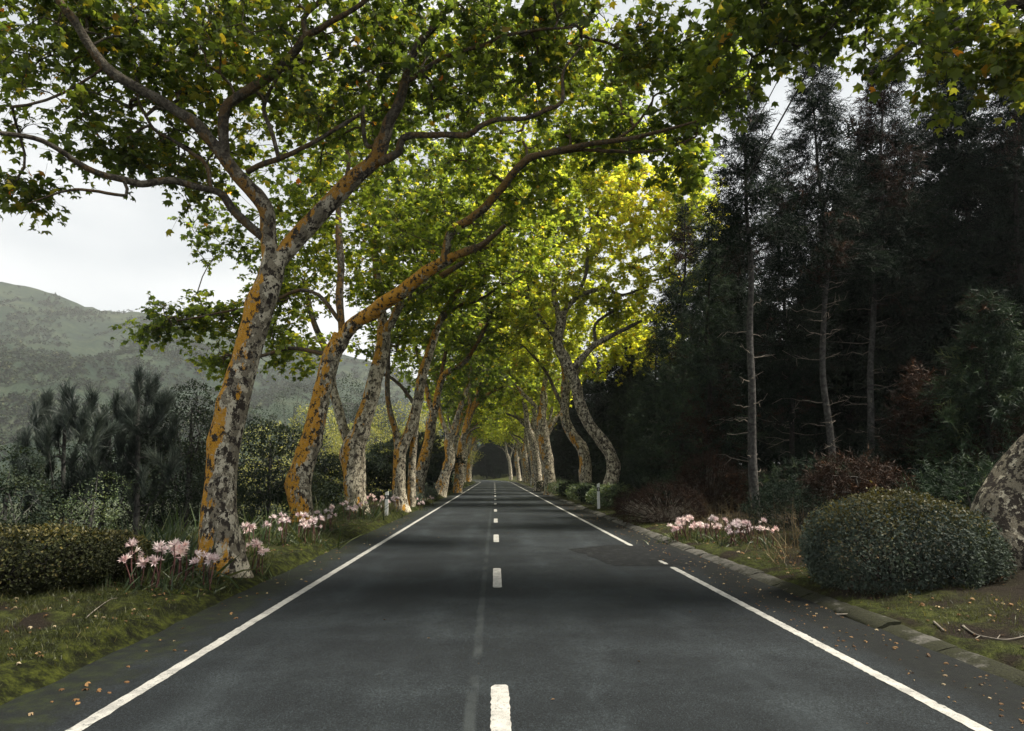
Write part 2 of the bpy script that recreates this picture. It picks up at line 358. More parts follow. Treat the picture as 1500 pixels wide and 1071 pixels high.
# asphalt
m, t = newmat('asphalt'); n = N(t); gp = n.gpos(); q = n.xyz(gp)
g1 = n.noise(gp, 120, 3, .8); g0 = n.noise(gp, 48, 4, .75); g2 = n.noise(gp, .8, 5, .6, (.45, 1, 1)); g3 = n.noise(gp, 3.5, 6, .7, (.8, .5, 1)); g4 = n.noise(gp, 15, 5, .7)
base = n.ramp(g1, [(.36, (.009, .0105, .0115)), (.5, (.024, .027, .029)), (.60, (.055, .06, .062)), (.7, (.11, .115, .115))])
dust = n.math('MULTIPLY', n.step(n.math('ADD', n.math('MULTIPLY', g2, .6), n.math('MULTIPLY', g3, .4)), .42, .66), .55)
base = n.mix(dust, base, n.mix(n.step(g0, .35, .65), (.03, .034, .036), (.14, .15, .15)))
base = n.mix(n.math('MULTIPLY', n.step(g4, .45, .7), .35), base, (.012, .014, .015))
base = n.mix(.85, base, n.ramp(n.noise(gp, 70, 2, .85), [(.38, (.30, .30, .30)), (.5, (.85, .85, .85)), (.6, (1.5, 1.5, 1.5)), (.68, (2.6, 2.6, 2.6))]), 'MULTIPLY')
xr = n.math('ADD', q[0], n.math('MULTIPLY', n.math('SUBTRACT', n.noise(gp, 1.2, 2), .5), .05))
wp = n.math('ABSOLUTE', n.math('SUBTRACT', n.math('ABSOLUTE', n.math('SUBTRACT', n.math('ABSOLUTE', n.math('SUBTRACT', q[0], .1)), 1.5)), .72))
base = n.mix(n.math('MULTIPLY', n.math('MULTIPLY', n.step(wp, .42, .0), n.step(n.noise(gp, .9, 6, .7, (1, .35, 1)), .40, .64)), .45), base, n.mix(n.step(g0, .35, .65), (.05, .055, .058), (.17, .18, .18)))
seam = n.math('MULTIPLY', n.step(n.math('ABSOLUTE', n.math('ADD', xr, .165)), .06, .02), n.step(n.noise(gp, 2.2, 5, .7, (1, .6, 1)), .32, .62))
base = n.mix(n.math('MULTIPLY', seam, .55), base, (.13, .13, .12))
shl = n.step(n.math('ADD', q[0], n.math('MULTIPLY', n.math('SUBTRACT', g3, .5), 1.1)), -2.98, -3.42)
mossc = n.ramp(n.noise(gp, 6, 6, .7), [(.38, (.016, .017, .015)), (.5, (.028, .031, .015)), (.62, (.055, .064, .014)), (.75, (.09, .095, .022))])
base = n.mix(n.math('MULTIPLY', shl, .8), base, mossc)
shr = n.step(n.math('ADD', q[0], n.math('MULTIPLY', n.math('SUBTRACT', g3, .5), .8)), 3.5, 3.85)
base = n.mix(n.math('MULTIPLY', shr, .8), base, n.ramp(n.noise(gp, 9, 6, .7), [(.4, (.008, .008, .007)), (.58, (.016, .017, .012)), (.7, (.04, .04, .02))]))
n.out(n.surf(n.mix(1.0, base, (.31, .36, .395), 'MULTIPLY'), .85, .18, n.bump(n.math('ADD', g1, g0), .6, .008))); M['asphalt'] = m
ry = np.concatenate([np.linspace(-28, 130, 80), np.linspace(133, 320, 70)])
def crownz(X, Y): return .012 + .02 * (1 - (X / 4.3) ** 2)
grid(np.linspace(KL - .08, KR + .14, 18), ry, lambda X, Y: crownz(X, Y), 'road', M['asphalt'])

m, t = newmat('road_paint'); n = N(t); gp = n.gpos()
k1 = n.noise(gp, 160, 3, .7); k2 = n.noise(gp, 5, 6, .7)
pc = n.mix(n.step(k2, .35, .7), (.40, .39, .36), (.23, .225, .21)); pc = n.mix(n.step(k1, .52, .66), pc, (.12, .12, .115)); pc = n.mix(n.math('MULTIPLY', n.step(n.noise(gp, 22, 6, .75), .56, .62), .75), pc, (.07, .075, .075))
n.out(n.surf(pc, .7, .3, n.bump(k1, .4, .004))); M['paint'] = m
def strip(name, x0, x1, y0, y1, step, mat=None, rag=.008, lift=.004, kind='structure'):
    rag *= .5
    yy = np.arange(y0, y1 + step * .5, step); k = len(yy); r = np.random.default_rng(int(abs(x0 * 100) + abs(y0) * 10 + 50))
    xa = x0 + r.normal(0, rag, k); xb = x1 + r.normal(0, rag, k)
    if rag and k > 4:                              # rounded worn ends
        for i, s_ in ((0, .3), (1, .1), (-1, .3), (-2, .1)):
            w = (x1 - x0) * s_; xa[i] += w * .5; xb[i] -= w * .5
    V = np.concatenate([np.stack([xa, yy, crownz(xa, 0) + lift], -1), np.stack([xb, yy, crownz(xb, 0) + lift], -1)]); V[:, 0] += xo(V[:, 1])
    i = np.arange(k - 1); b = MB(); b.add(V, np.stack([i, i + k, i + k + 1, i + 1], -1))
    o = b.build(name, mat or M['paint']); return tag(o, kind=kind)
strip('road_line', -2.905, -2.79, -20, 300, .08)
strip('road_line', 3.275, 3.39, -20, 13.15, .05)
strip('road_line', 3.275, 3.39, 17.0, 300, .08)
strip('road_line', 3.29, 3.38, 13.55, 14.1, .05, rag=.02)
d0 = 5.95
for k in range(-2, 32):
    ye = d0 + 7.02 * k
    strip('road_line', -.02, .12, ye - 2.15, ye, .04 if k < 4 else .2, rag=.006)
m, t = newmat('asphalt_patch'); n = N(t); gp = n.gpos(); g1 = n.noise(gp, 160, 3, .7); g4 = n.noise(gp, 5, 6, .7)
n.out(n.surf(n.mix(n.step(g4, .5, .68), n.ramp(g1, [(.36, (.003, .0035, .004)), (.66, (.013, .0145, .0155))]), (.024, .026, .026)), .9, .12, n.bump(g1, .5, .008))); M['patch'] = m
def patch(name, outline):
    b = MB(); pts = np.array(outline, float); c0 = pts.mean(0)
    r = np.random.default_rng(4); P2 = []
    for i in range(len(pts)):
        a, b2 = pts[i], pts[(i + 1) % len(pts)]
        for s_ in np.linspace(0, 1, 8, endpoint=False): P2.append(a + (b2 - a) * s_ + r.normal(0, .035, 2))
    P2 = np.array(P2); k = len(P2)
    V = np.vstack([np.column_stack([P2, crownz(P2[:, 0], 0) + .0025]), [[c0[0], c0[1], crownz(c0[0], 0) + .0025]]])
    i = np.arange(k); b.add(V, np.stack([np.full(k, k), i, (i + 1) % k], -1)); return tag(b.build(name, M['patch']), kind='structure')
patch('road_patch', [(2.3, 13.3), (4.1, 13.2), (4.1, 16.9), (2.9, 17.2), (1.7, 16.2)])

# kerb of cast concrete blocks on the right
m, t = newmat('kerb_concrete'); n = N(t); gp = n.gpos(); k1 = n.noise(gp, 4, 6, .7); k2 = n.noise(gp, 40, 4, .7); q = n.xyz(gp)
kc = n.ramp(k2, [(.3, (.045, .043, .038)), (.6, (.105, .10, .088)), (.8, (.20, .192, .17))])
kc = n.mix(n.step(k1, .42, .6), kc, (.028, .028, .021)); gr = n.math('MULTIPLY', n.step(n.noise(gp, 1.6, 5, .7), .36, .5), .96)
kc = n.mix(n.math('MULTIPLY', gr, n.step(q[1], 13.0, 10.8)), kc, n.ramp(k2, [(.3, (.008, .008, .005)), (.7, (.026, .028, .011))]))
n.out(n.surf(kc, .9, .2, n.bump(n.math('ADD', k1, k2), .7, .03))); M['kerb'] = m
b = MB(); rr = np.random.default_rng(9)
prof = np.array([[0, -.02], [.03, .018], [.10, .048], [.17, .068], [.25, .078], [.32, .074], [.34, -.02]])
y = -12.0
while y < 150:
    L = 1.0; yy = np.linspace(y + .012, y + L - .012, 5); dx = rr.normal(0, .018); dz = rr.normal(0, .012)
    Vv = []
    for j, yv in enumerate(yy):
        sh = .94 if j in (0, 4) else 1
        for a_, h in prof: Vv.append([KR + a_ * 1.0 + dx + rr.normal(0, .006) + float(xo(yv)), yv, h * sh + dz * (h > 0) + rr.normal(0, .005)])
    kk = len(prof); F = []
    for j in range(4):
        for i in range(kk - 1): F.append([j * kk + i, j * kk + i + 1, (j + 1) * kk + i + 1, (j + 1) * kk + i])
    b.add(np.array(Vv), np.array(F)); b.add(np.array(Vv)[:kk], np.array([list(range(kk))])); b.add(np.array(Vv)[-kk:], np.array([list(range(kk))[::-1]]))
    y += L
tag(b.build('kerb', M['kerb']), kind='structure')

# hill across the valley
m, t = newmat('hill_mat'); n = N(t); gp = n.gpos(); h1 = n.noise(gp, .008, 6, .6); h2 = n.noise(gp, .06, 7, .75)
hc = n.ramp(n.math('ADD', n.math('MULTIPLY', h1, .55), n.math('MULTIPLY', h2, .45)), [(.36, (.010, .016, .012)), (.46, (.018, .030, .021)), (.54, (.031, .045, .028)), (.66, (.064, .072, .044))])
n.out(n.surf(hc, 1, .0, n.bump(h2, 1, 6))); M['hill'] = m
RIDGE = np.array([(-900, 330), (-500, 360), (-200, 392), (0, 413), (45, 421), (90, 433), (120, 447), (155, 456), (205, 457), (235, 466), (330, 484), (450, 506), (560, 534), (640, 575), (740, 650), (900, 690)], float)
uu = np.linspace(-800, 860, 150); vv = np.linspace(0, 1, 70)
V = []
for i, v in enumerate(vv):
    for u_ in uu:
        ry_ = np.interp(u_, RIDGE[:, 0], RIDGE[:, 1]); top = P(u_, ry_, 1250)
        bot = P(u_, 694, 330); bot[2] = -22
        if v <= .8:
            s_ = v / .8; p_ = bot + (top - bot) * s_; p_[2] = bot[2] + (top[2] - bot[2]) * (s_ ** 1.12)
        else:
            s_ = (v - .8) / .2; p_ = top + np.array([u_ * .06, 450 * s_, -top[2] * .9 * s_])
        V.append(p_)
V = np.array(V); fade = np.repeat(np.sin(np.clip(vv / .8, 0, 1) * math.pi) ** .7, len(uu))
gul = n3(V * [1, .35, 0], .011, 1) * 15 + n3(V * [1, .5, 0], .03, 2) * 7 + n3(V, .07, 0) * 2.6
V[:, 2] += gul * fade + n3(V, .1, 3) * 1.6
nx = len(uu); a = (np.arange(len(vv) - 1)[:, None] * nx + np.arange(nx - 1)[None]).ravel()
HF = np.stack([a, a + 1, a + nx + 1, a + nx], -1); b = MB(); b.add(V, HF)
tag(b.build('hill', M['hill']), kind='structure')
HILLV = V.reshape(len(vv), nx, 3)
M['hilltree'] = leafmat('far_tree_leaf', [(0, (.012, .022, .016)), (.5, (.020, .032, .021)), (.85, (.036, .048, .028)), (1, (.060, .07, .038))], .2, 1.2, .9, 0)
rr = np.random.default_rng(21); kt = 16000
iv = rr.uniform(2, 54, kt); iu = rr.uniform(55, 135, kt); i0 = iv.astype(int); j0 = iu.astype(int)
fv = (iv - i0)[:, None]; fu = (iu - j0)[:, None]
pt = (HILLV[i0, j0] * (1 - fv) + HILLV[i0 + 1, j0] * fv) * (1 - fu) + (HILLV[i0, j0 + 1] * (1 - fv) + HILLV[i0 + 1, j0 + 1] * fv) * fu
dens = n3(pt, .02, 3) + .5 * n3(pt, .06, 1) - .012 * (iv - 30)
pt = pt[dens > .15 * rr.normal(size=kt) + .05]; kt = len(pt)
sz = rr.uniform(2, 6.5, kt); nl = 16
dirs = unit(rr.normal(size=(kt, nl, 3)) * [1, 1, 1.3]); dirs[..., 2] = np.abs(dirs[..., 2]) * 1.2 - .2
pos = (pt[:, None] + dirs * sz[:, None, None] * rr.uniform(.3, .62, (kt, nl, 1)) + np.array([0, 0, 1]) * sz[:, None, None] * .5).reshape(-1, 3)
Vv, F = inst(OVAL_V * [1.4, 1, 1], OVAL_F, pos, unit(rr.normal(size=pos.shape)), dirs.reshape(-1, 3) * .5 + [0, 0, .9] + rr.normal(0, .15, pos.shape), np.repeat(sz * .5, nl))
b = MB(); b.add(Vv, F, np.repeat(np.repeat(np.clip(rr.normal(.5, .22, kt), 0, 1), nl), 4)); tag(b.build('hill_forest', M['hilltree'], smooth=False), 'woodland scattered over the hazy hill across the valley', 'woodland', kind='stuff')

# ------------------------------------------------------------------ plane trees
def sample_env(env, r):
    out_ = []
    for (ctr, rx, ry_, rz, n_) in env:
        k = 0; tries = 0
        while k < n_ and tries < 40:
            q = r.normal(size=(n_ * 2, 3)); q = unit(q) * r.uniform(0, 1, (n_ * 2, 1)) ** .45 * [rx, ry_, rz] + ctr
            q = q[n3(q, .75, 0) + .6 * n3(q, 1.6, 1) > -.42][:n_ - k]; out_.append(q); k += len(q); tries += 1
    return np.vstack(out_)
def grow(L, Lr, C, bf, r):
    nL = len(L); nC = len(C); pos = list(L); plen = np.zeros(nL + 3 * nC); par = [-1] * nL
    cost = np.full(nC, 1e9); best = np.zeros(nC, int); d = np.linalg.norm(C[:, None] - L[None], axis=2); best = d.argmin(1); cost = d.min(1); alive = np.ones(nC, bool); tips = []
    for _ in range(nC):
        i = int(np.where(alive, cost, 1e9).argmin()); alive[i] = False; p = int(best[i]); a, z = pos[p], C[i]; D = np.linalg.norm(z - a); prev = p
        js = r.normal(0, .10, 3) * D; js[2] += .06 * D
        for s_ in ((.35, .7, 1) if D > .5 else (.5, 1)):
            q = a + (z - a) * s_ + js * math.sin(s_ * math.pi); k = len(pos); pos.append(q); par.append(prev)
            plen[k] = plen[prev] + np.linalg.norm(q - pos[prev]); prev = k
            dd = np.linalg.norm(C - q, axis=1) + bf * plen[k]; u = dd < cost; cost[u] = dd[u]; best[u] = k
        tips.append(prev)
    return np.array(pos), np.array(par), np.array(tips)

def foliage(tree, base, mats, L, Lr, C, leaves, lsize, leafT, seed, twigs=4, tl=.6, tint=(.5, .22), rmin=.007, flat=.75, kseg=5):
    r = np.random.default_rng(seed); pos, par, tips = grow(L, Lr, C, .25, r); nL = len(L)
    rad = np.zeros(len(pos)); rad[tips] = rmin ** 2.4
    for i in range(len(pos) - 1, nL - 1, -1):
        if rad[i] == 0: rad[i] = rmin ** 2.4
        if par[i] >= nL: rad[par[i]] += rad[i]
    rad = rad ** (1 / 2.4); rad = np.minimum(rad, .12)
    rad[:nL] = Lr
    idx = np.arange(nL, len(pos)); pr = par[idx]; ra = np.where(pr < nL, np.minimum(rad[idx] * 1.25, rad[pr]), rad[pr])
    b = MB(); V, F, A = frusta(pos[pr], pos[idx], ra, rad[idx], kseg); b.add(V, F, A)
    T = len(tips); dirp = unit(pos[tips] - pos[par[tips]])
    td = unit(np.repeat(dirp, twigs, 0) * .7 + r.normal(size=(T * twigs, 3)) * [1, 1, flat]); ts = np.repeat(pos[tips], twigs, 0); tlen = tl * r.uniform(.5, 1.25, T * twigs)
    mid = ts + td * tlen[:, None] * .5 + [0, 0, .02]; te = ts + td * tlen[:, None]; te[:, 2] -= .12 * tlen
    V, F, A = frusta(ts, mid, rmin * .8, rmin * .55, 3); b.add(V, F, A); V, F, A = frusta(mid, te, rmin * .55, rmin * .3, 3); b.add(V, F, A)
    b.build('branches', mats[0], tree, base)
    n_ = leaves; w = r.integers(0, T * twigs, T * n_); s_ = r.uniform(.1, 1.08, T * n_)[:, None]
    lp = np.where(s_ < .5, ts[w] + (mid[w] - ts[w]) * s_ * 2, mid[w] + (te[w] - mid[w]) * (s_ - .5) * 2)
    ax = unit(td[w] * .5 + r.normal(size=lp.shape) * [.9, .9, .5] + [0, 0, -.35]); nr = unit(r.normal(size=lp.shape) * .55 + [0, 0, 1])
    size = lsize * r.uniform(.45, 1.35, len(lp)); lp = lp + ax * .25 * size[:, None]
    V, F = inst(leafT[0], leafT[1], lp, ax, nr, size)
    tv = np.clip(r.normal(tint[0], tint[1], len(lp)) + .12 * n3(lp, .5, 2), 0, 1)
    sp_ = r.uniform(0, 1, len(lp)); tv = np.where(sp_ > .98, r.uniform(.92, 1, len(lp)), np.minimum(tv, .93))
    b = MB(); b.add(V, F, np.repeat(tv, len(leafT[0]))); b.build('crown', mats[1], tree, base, smooth=False)

def wpath(pts, d0):
    """[(px,py,width_px[,d])] -> points, radii"""
    q = []; rr_ = []
    for p_ in pts:
        d = p_[3] if len(p_) > 3 else d0
        q.append(P(p_[0], p_[1], d)); rr_.append(p_[2] * .455 * d / FPX)
    return q, rr_
def plane_tree(label, d, limbs, env, bark, leafm, leaves, lsize, LT, seed, group=None, twigs=4, tl=.6, tint=(.5, .22), kseg=5, rmin=.007, ntrunk=18, zbase=None, flare=(.28, .20, .10, 5), lump=.11, dback=0.0, nokink=False):
    q0, _ = wpath(limbs[0], d); base = np.array(q0[0]); base[2] = gz(base[0], base[1]) if zbase is None else zbase
    tree = thing('plane_tree', base, label, 'tree', group)
    Ln = []; Lr = []
    for i, lb in enumerate(limbs):
        q, rr_ = wpath(lb, d)
        if i == 0: q = [np.array([q[0][0], q[0][1], base[2] - .15])] + [p_ for p_ in q[0:] if p_[2] > base[2] + .05]; rr_ = [rr_[0] * 1.0] + rr_[-(len(q) - 1):]
        path, rd = smooth_path(q, rr_, .09 if d < 15 else .16 if d < 35 else .3)
        b = MB(); k = ntrunk if i == 0 else max(8, ntrunk - 6)
        V, F, A = tube(path, rd, k, lump if rd[0] > .05 else .06, flare if i == 0 else None, f=1.6, knots=0 if nokink else 14 if i == 0 else 7)
        b.add(V, F, A); e = V[-k:]; b.add(np.vstack([e, path[-1:]]), np.array([[j, (j + 1) % k, k] for j in range(k)]), A[-1])
        b.build('trunk' if i == 0 else 'limb', bark, tree, base)
        st = 0 if i else int(len(path) * .7)
        Ln.append(path[st::2]); Lr.append(rd[st::2])
    Ln = np.vstack(Ln); Lr = np.concatenate(Lr)
    r = np.random.default_rng(seed); C = sample_env([(P(e_[0][0], e_[0][1], e_[0][2] + dback), *e_[1:]) for e_ in env], r)
    foliage(tree, base, (bark, leafm), Ln, Lr, C, leaves, lsize, LT, seed + 1, twigs, tl, tint, rmin, kseg=kseg)
    return tree
L5 = (LEAF5_V, LEAF5_F); L3 = (LEAF3_V, LEAF3_F)

plane_tree('thick leaning plane tree with orange lichen, the nearest one on the left verge', 11.5, [
    [(334, 826, 62), (332, 770, 54), (331, 700, 50), (334, 640, 49), (347, 580, 47), (367, 500, 46), (385, 440, 43), (398, 400, 42), (401, 372, 36)],
    [(400, 392, 30), (393, 345, 27), (390, 312, 25, 11.4), (370, 279, 24, 11.3), (349, 255, 23, 11.2), (326, 222, 21, 11.1), (309, 202, 20, 11), (286, 181, 19, 10.9), (252, 161, 18, 10.8), (202, 131, 17, 10.6), (161, 104, 16, 10.5), (134, 67, 15, 10.4), (111, 30, 14, 10.3), (87, 0, 13, 10.2), (55, -60, 11, 10), (20, -140, 8, 9.6)],
    [(330, 226, 16, 11.1), (328, 190, 18, 11), (329, 160, 17, 10.9), (341, 147, 16, 10.9), (370, 128, 16, 10.7), (403, 107, 15, 10.5), (427, 81, 14, 10.4), (450, 54, 13, 10.2), (480, 37, 10, 10), (530, 5, 8, 9.6), (570, -40, 6, 9.2)],
    [(449, 56, 10, 10.2), (446, 25, 9, 10.3), (470, 0, 8, 10.2), (490, -50, 6, 10.1)],
    [(362, 252, 9, 11.3), (386, 239, 9, 11.2), (407, 232, 9, 11.1), (433, 222, 8, 11), (464, 205, 7, 10.8), (500, 185, 7, 10.6), (530, 165, 5, 10.4)],
    [(408, 231, 7, 11.1), (397, 188, 7, 11.1), (386, 158, 7, 11), (400, 124, 6, 10.9), (420, 90, 5, 10.9)],
    [(388, 350, 15), (356, 323, 15, 11.4), (336, 302, 14, 11.3), (319, 282, 13, 11.2), (286, 272, 12, 11), (249, 265, 12, 10.8), (208, 269, 11, 10.6), (178, 262, 10, 10.4), (148, 255, 10, 10.3), (114, 239, 9, 10.1), (84, 218, 8, 9.9), (50, 202, 8, 9.7), (0, 195, 7, 9.4), (-60, 190, 5, 9)],
    [(181, 264, 5, 10.4), (185, 286, 5, 10.4), (134, 279, 5, 10.2), (101, 279, 4, 10.1), (67, 289, 3, 10), (40, 299, 2, 9.9)],
    [(310, 278, 7, 11.2), (302, 242, 7, 11.3), (286, 228, 6, 11.3), (252, 205, 6, 11.4), (225, 188, 5, 11.4), (208, 158, 5, 11.4), (200, 138, 4, 11.4)],
    [(400, 392, 30), (425, 360, 30), (455, 325, 29, 11.4), (490, 290, 28, 11.3), (520, 258, 27, 11.2), (550, 232, 25, 11.1), (564, 202, 22, 11), (570, 178, 20, 10.9), (584, 155, 18, 10.8), (597, 118, 16, 10.7), (612, 67, 13, 10.5), (644, 27, 10, 10.3), (680, -40, 8, 10)],
    [(556, 238, 14, 11.1), (584, 222, 13, 11), (592, 200, 12, 10.9), (634, 198, 11, 10.7), (685, 197, 10, 10.4), (702, 185, 9, 10.3), (728, 175, 9, 10.2), (769, 173, 8, 10), (802, 160, 8, 9.9), (824, 148, 7, 9.8), (826, 104, 5, 9.8), (850, 70, 4, 9.7)],
    [(600, 118, 9, 10.7), (634, 94, 8, 10.5), (661, 79, 7, 10.4), (702, 69, 7, 10.2), (735, 55, 6, 10), (779, 45, 5, 9.8), (840, 40, 4, 9.5)],
    [(566, 195, 9, 11), (540, 215, 8, 11.3), (530, 160, 7, 11.5), (545, 110, 6, 11.6), (560, 60, 5, 11.7)]],
    [((150, 60, 10.5), 2.5, 2.2, 1.15, 150), ((40, 40, 9.8), 1.2, 1.6, 1.2, 60), ((300, 70, 11), 2.2, 2.2, 1.5, 110), ((60, 165, 9.8), .7, .6, .55, 14), ((70, 275, 10), .62, .5, .3, 16), ((150, 222, 10.6), .8, .7, .32, 22), ((245, 265, 11), .9, .9, .7, 26), ((290, 200, 11.6), 1.2, 1.2, .8, 36),
     ((450, 60, 10.6), 2.4, 2.4, 1.5, 120), ((480, 170, 11), 1.6, 1.8, 1.1, 50), ((620, 50, 10.4), 2.4, 2.4, 1.4, 130), ((700, 120, 10.4), 1.4, 1.3, .9, 44), ((800, 55, 9.8), 1.5, 1.6, .9, 80), ((900, 50, 9.5), .9, 1.0, .75, 34),
     ((250, -160, 10.5), 4, 4, 2.2, 70), ((560, -160, 10), 4, 4, 2.2, 60), ((620, -430, 7.5), 3, 3, 1.5, 60)],  # the highest clump is out of view, added to shade the near road
    M['bark_orange'], M['leaf_near'], 22, .122, L5, 11, tint=(.42, .22), rmin=.006, kseg=6, ntrunk=28, tl=.55, dback=.9)

plane_tree('slim plane tree bowed over the road, second on the left, trunk nearly all orange', 21.5, [
    [(441, 764, 38), (436, 740, 34), (431, 712, 36), (437, 690, 35), (450, 655, 33), (464, 615, 31), (478, 565, 29), (490, 520, 29), (500, 490, 27)],
    [(497, 500, 24), (520, 474, 24, 21.3), (552, 455, 23, 21), (591, 424, 22, 20.6), (624, 402, 21, 20.2), (655, 381, 18, 19.8), (688, 367, 13, 19.4), (710, 357, 10, 19), (740, 330, 7, 18.6)],
    [(651, 385, 15, 19.8), (655, 356, 15, 19.8), (664, 337, 15, 19.7), (702, 312, 14, 19.3), (735, 276, 14, 18.9), (755, 252, 13, 18.6), (779, 232, 12, 18.3), (826, 218, 11, 17.9), (863, 210, 9, 17.5), (920, 203, 8, 17), (975, 190, 6, 16.6), (1030, 175, 4, 16.3)],
    [(800, 226, 7, 18.1), (850, 220, 6, 17.8), (905, 222, 6, 17.5), (960, 222, 5, 17.2), (990, 213, 4, 17), (1020, 200, 3, 16.8)],
    [(900, 206, 5, 17.2), (930, 185, 5, 17.1), (955, 150, 4, 17)],
    [(500, 496, 12), (498, 440, 12, 21.6), (499, 390, 12, 21.7), (496, 340, 11, 21.8), (496, 300, 9, 22), (510, 240, 7, 22.2), (500, 180, 5, 22.3)],
    [(497, 470, 7), (470, 435, 6, 21.8), (440, 425, 6, 22), (400, 440, 5, 22.2), (340, 455, 4, 22.2), (260, 470, 3, 22)],
    [(490, 520, 9), (455, 515, 7, 21.8), (420, 510, 6, 22), (380, 522, 5, 22.2), (330, 520, 4, 22.2)]],
    [((300, 465, 22), 2.2, 1.5, .9, 60), ((400, 430, 22.2), 2.0, 1.8, 1.3, 62), ((225, 480, 21.8), .9, .8, .45, 14), ((430, 505, 22), 1.7, 1.4, .9, 40), ((330, 525, 22.1), 1.3, 1, .5, 24), ((330, 350, 22), 1.3, 1.2, 1.0, 26), ((450, 300, 22), 2.6, 2.2, 2.4, 96), ((520, 190, 22), 3.2, 2.5, 2.2, 110),
     ((620, 330, 20), 2.4, 2, 1.6, 60), ((720, 270, 19), 2.6, 2, 1.5, 70), ((760, 180, 19), 3.2, 2.4, 1.9, 110), ((900, 190, 17.3), 2.0, 1.6, 1.0, 64), ((985, 190, 16.8), 1.2, 1.1, .9, 30), ((880, 110, 17.3), 2.0, 1.6, 1.0, 60), ((700, 60, 20), 5, 3, 1.8, 90), ((1015, 120, 15.6), 1.3, 1.2, 1.2, 60), ((1005, 235, 15.8), .9, .9, .9, 30)],
    M['bark_more'], M['leaf_mid'], 25, .16, L5, 31, tint=(.48, .22), rmin=.007, ntrunk=20, dback=1.0)

plane_tree('pale barked plane tree forking low into an orange left limb, third on the left', 26.5, [
    [(522, 756, 34), (520, 720, 33), (519, 685, 35), (521, 655, 36), (531, 625, 28), (541, 585, 25), (549, 545, 24), (556, 510, 23), (562, 478, 23)],
    [(516, 668, 18), (506, 638, 16, 26.8), (495, 600, 14, 27), (486, 570, 13, 27.2), (478, 520, 11, 27.5), (460, 470, 9, 27.8), (445, 410, 7, 28)],
    [(561, 486, 17), (557, 445, 14, 26.6), (552, 400, 12, 26.7), (550, 340, 10, 26.8), (556, 270, 8, 27), (545, 200, 6, 27)],
    [(563, 486, 15), (574, 470, 14, 26.3), (588, 448, 13, 26), (618, 424, 12, 25.5), (658, 397, 10, 25), (700, 370, 7, 24.5), (750, 345, 5, 24)],
    [(570, 395, 9, 26.5), (580, 360, 10, 26.2), (595, 330, 8, 26), (610, 280, 7, 25.8)]],
    [((540, 330, 27), 3.5, 2.6, 2.6, 120), ((640, 300, 25.5), 3.2, 2.4, 2.4, 120), ((450, 400, 28), 2.4, 2, 1.7, 50), ((600, 420, 26), 2.4, 2, 1.2, 50), ((740, 330, 24), 2.6, 2, 1.6, 66), ((560, 200, 27), 4, 3, 2.2, 90)],
    M['bark_mid'], M['leaf_mid'], 38, .17, L3, 41, tint=(.5, .22), rmin=.008, ntrunk=18)

plane_tree('twin stemmed plane tree with bare left fork beside the marker post, fourth on left', 31, [
    [(590, 748, 22), (587, 715, 19), (584, 665, 20), (592, 645, 17), (604, 615, 16), (612, 590, 16), (619, 550, 15), (634, 504, 13), (648, 464, 11), (675, 420, 9, 30), (700, 385, 6, 29)],
    [(584, 668, 12), (579, 630, 10), (571, 602, 9), (567, 562, 8), (570, 500, 6), (560, 450, 5)],
    [(603, 742, 13, 31.4), (602, 703, 12, 31.4), (605, 656, 12, 31.3), (611, 610, 12, 31.2), (615, 585, 10, 31.1)],
    [(611, 600, 6), (595, 575, 6), (575, 555, 5), (555, 545, 4)],
    [(645, 470, 7), (670, 450, 6, 30.5), (700, 440, 5, 30), (740, 415, 4, 29)]],
    [((630, 430, 31), 3.6, 3, 2.4, 110), ((690, 370, 29.5), 3.6, 3, 2.2, 110), ((570, 480, 32), 2.6, 2, 2.0, 60), ((640, 300, 31), 4, 3, 2, 80), ((750, 380, 29), 2.5, 2, 1.6, 50)],
    M['bark_mid'], M['leaf_mid'], 36, .19, L3, 51, tint=(.5, .22), rmin=.009, ntrunk=16)

plane_tree('plane tree with orange streaked double trunk behind the low dark shrub, fifth on the left', 40, [
    [(613, 735, 20), (613, 710, 19), (619, 680, 18), (626, 655, 16), (631, 630, 15), (635, 605, 14)],
    [(636, 612, 10), (628, 585, 9), (623, 562, 8), (612, 520, 6), (605, 480, 4)],
    [(636, 610, 12), (644, 560, 11), (660, 543, 9, 39.5), (678, 533, 8, 39), (698, 504, 7, 38), (716, 470, 5, 37)],
    [(644, 562, 7), (651, 521, 6), (660, 480, 5), (672, 440, 4)]],
    [((640, 490, 40), 4, 3.2, 2.8, 120), ((700, 450, 38), 4, 3.2, 2.6, 120), ((640, 400, 40), 4.5, 3.5, 2.4, 80)],
    M['bark_orange'], M['leaf_mid'], 26, .22, L3, 61, tint=(.48, .2), rmin=.011, ntrunk=14)

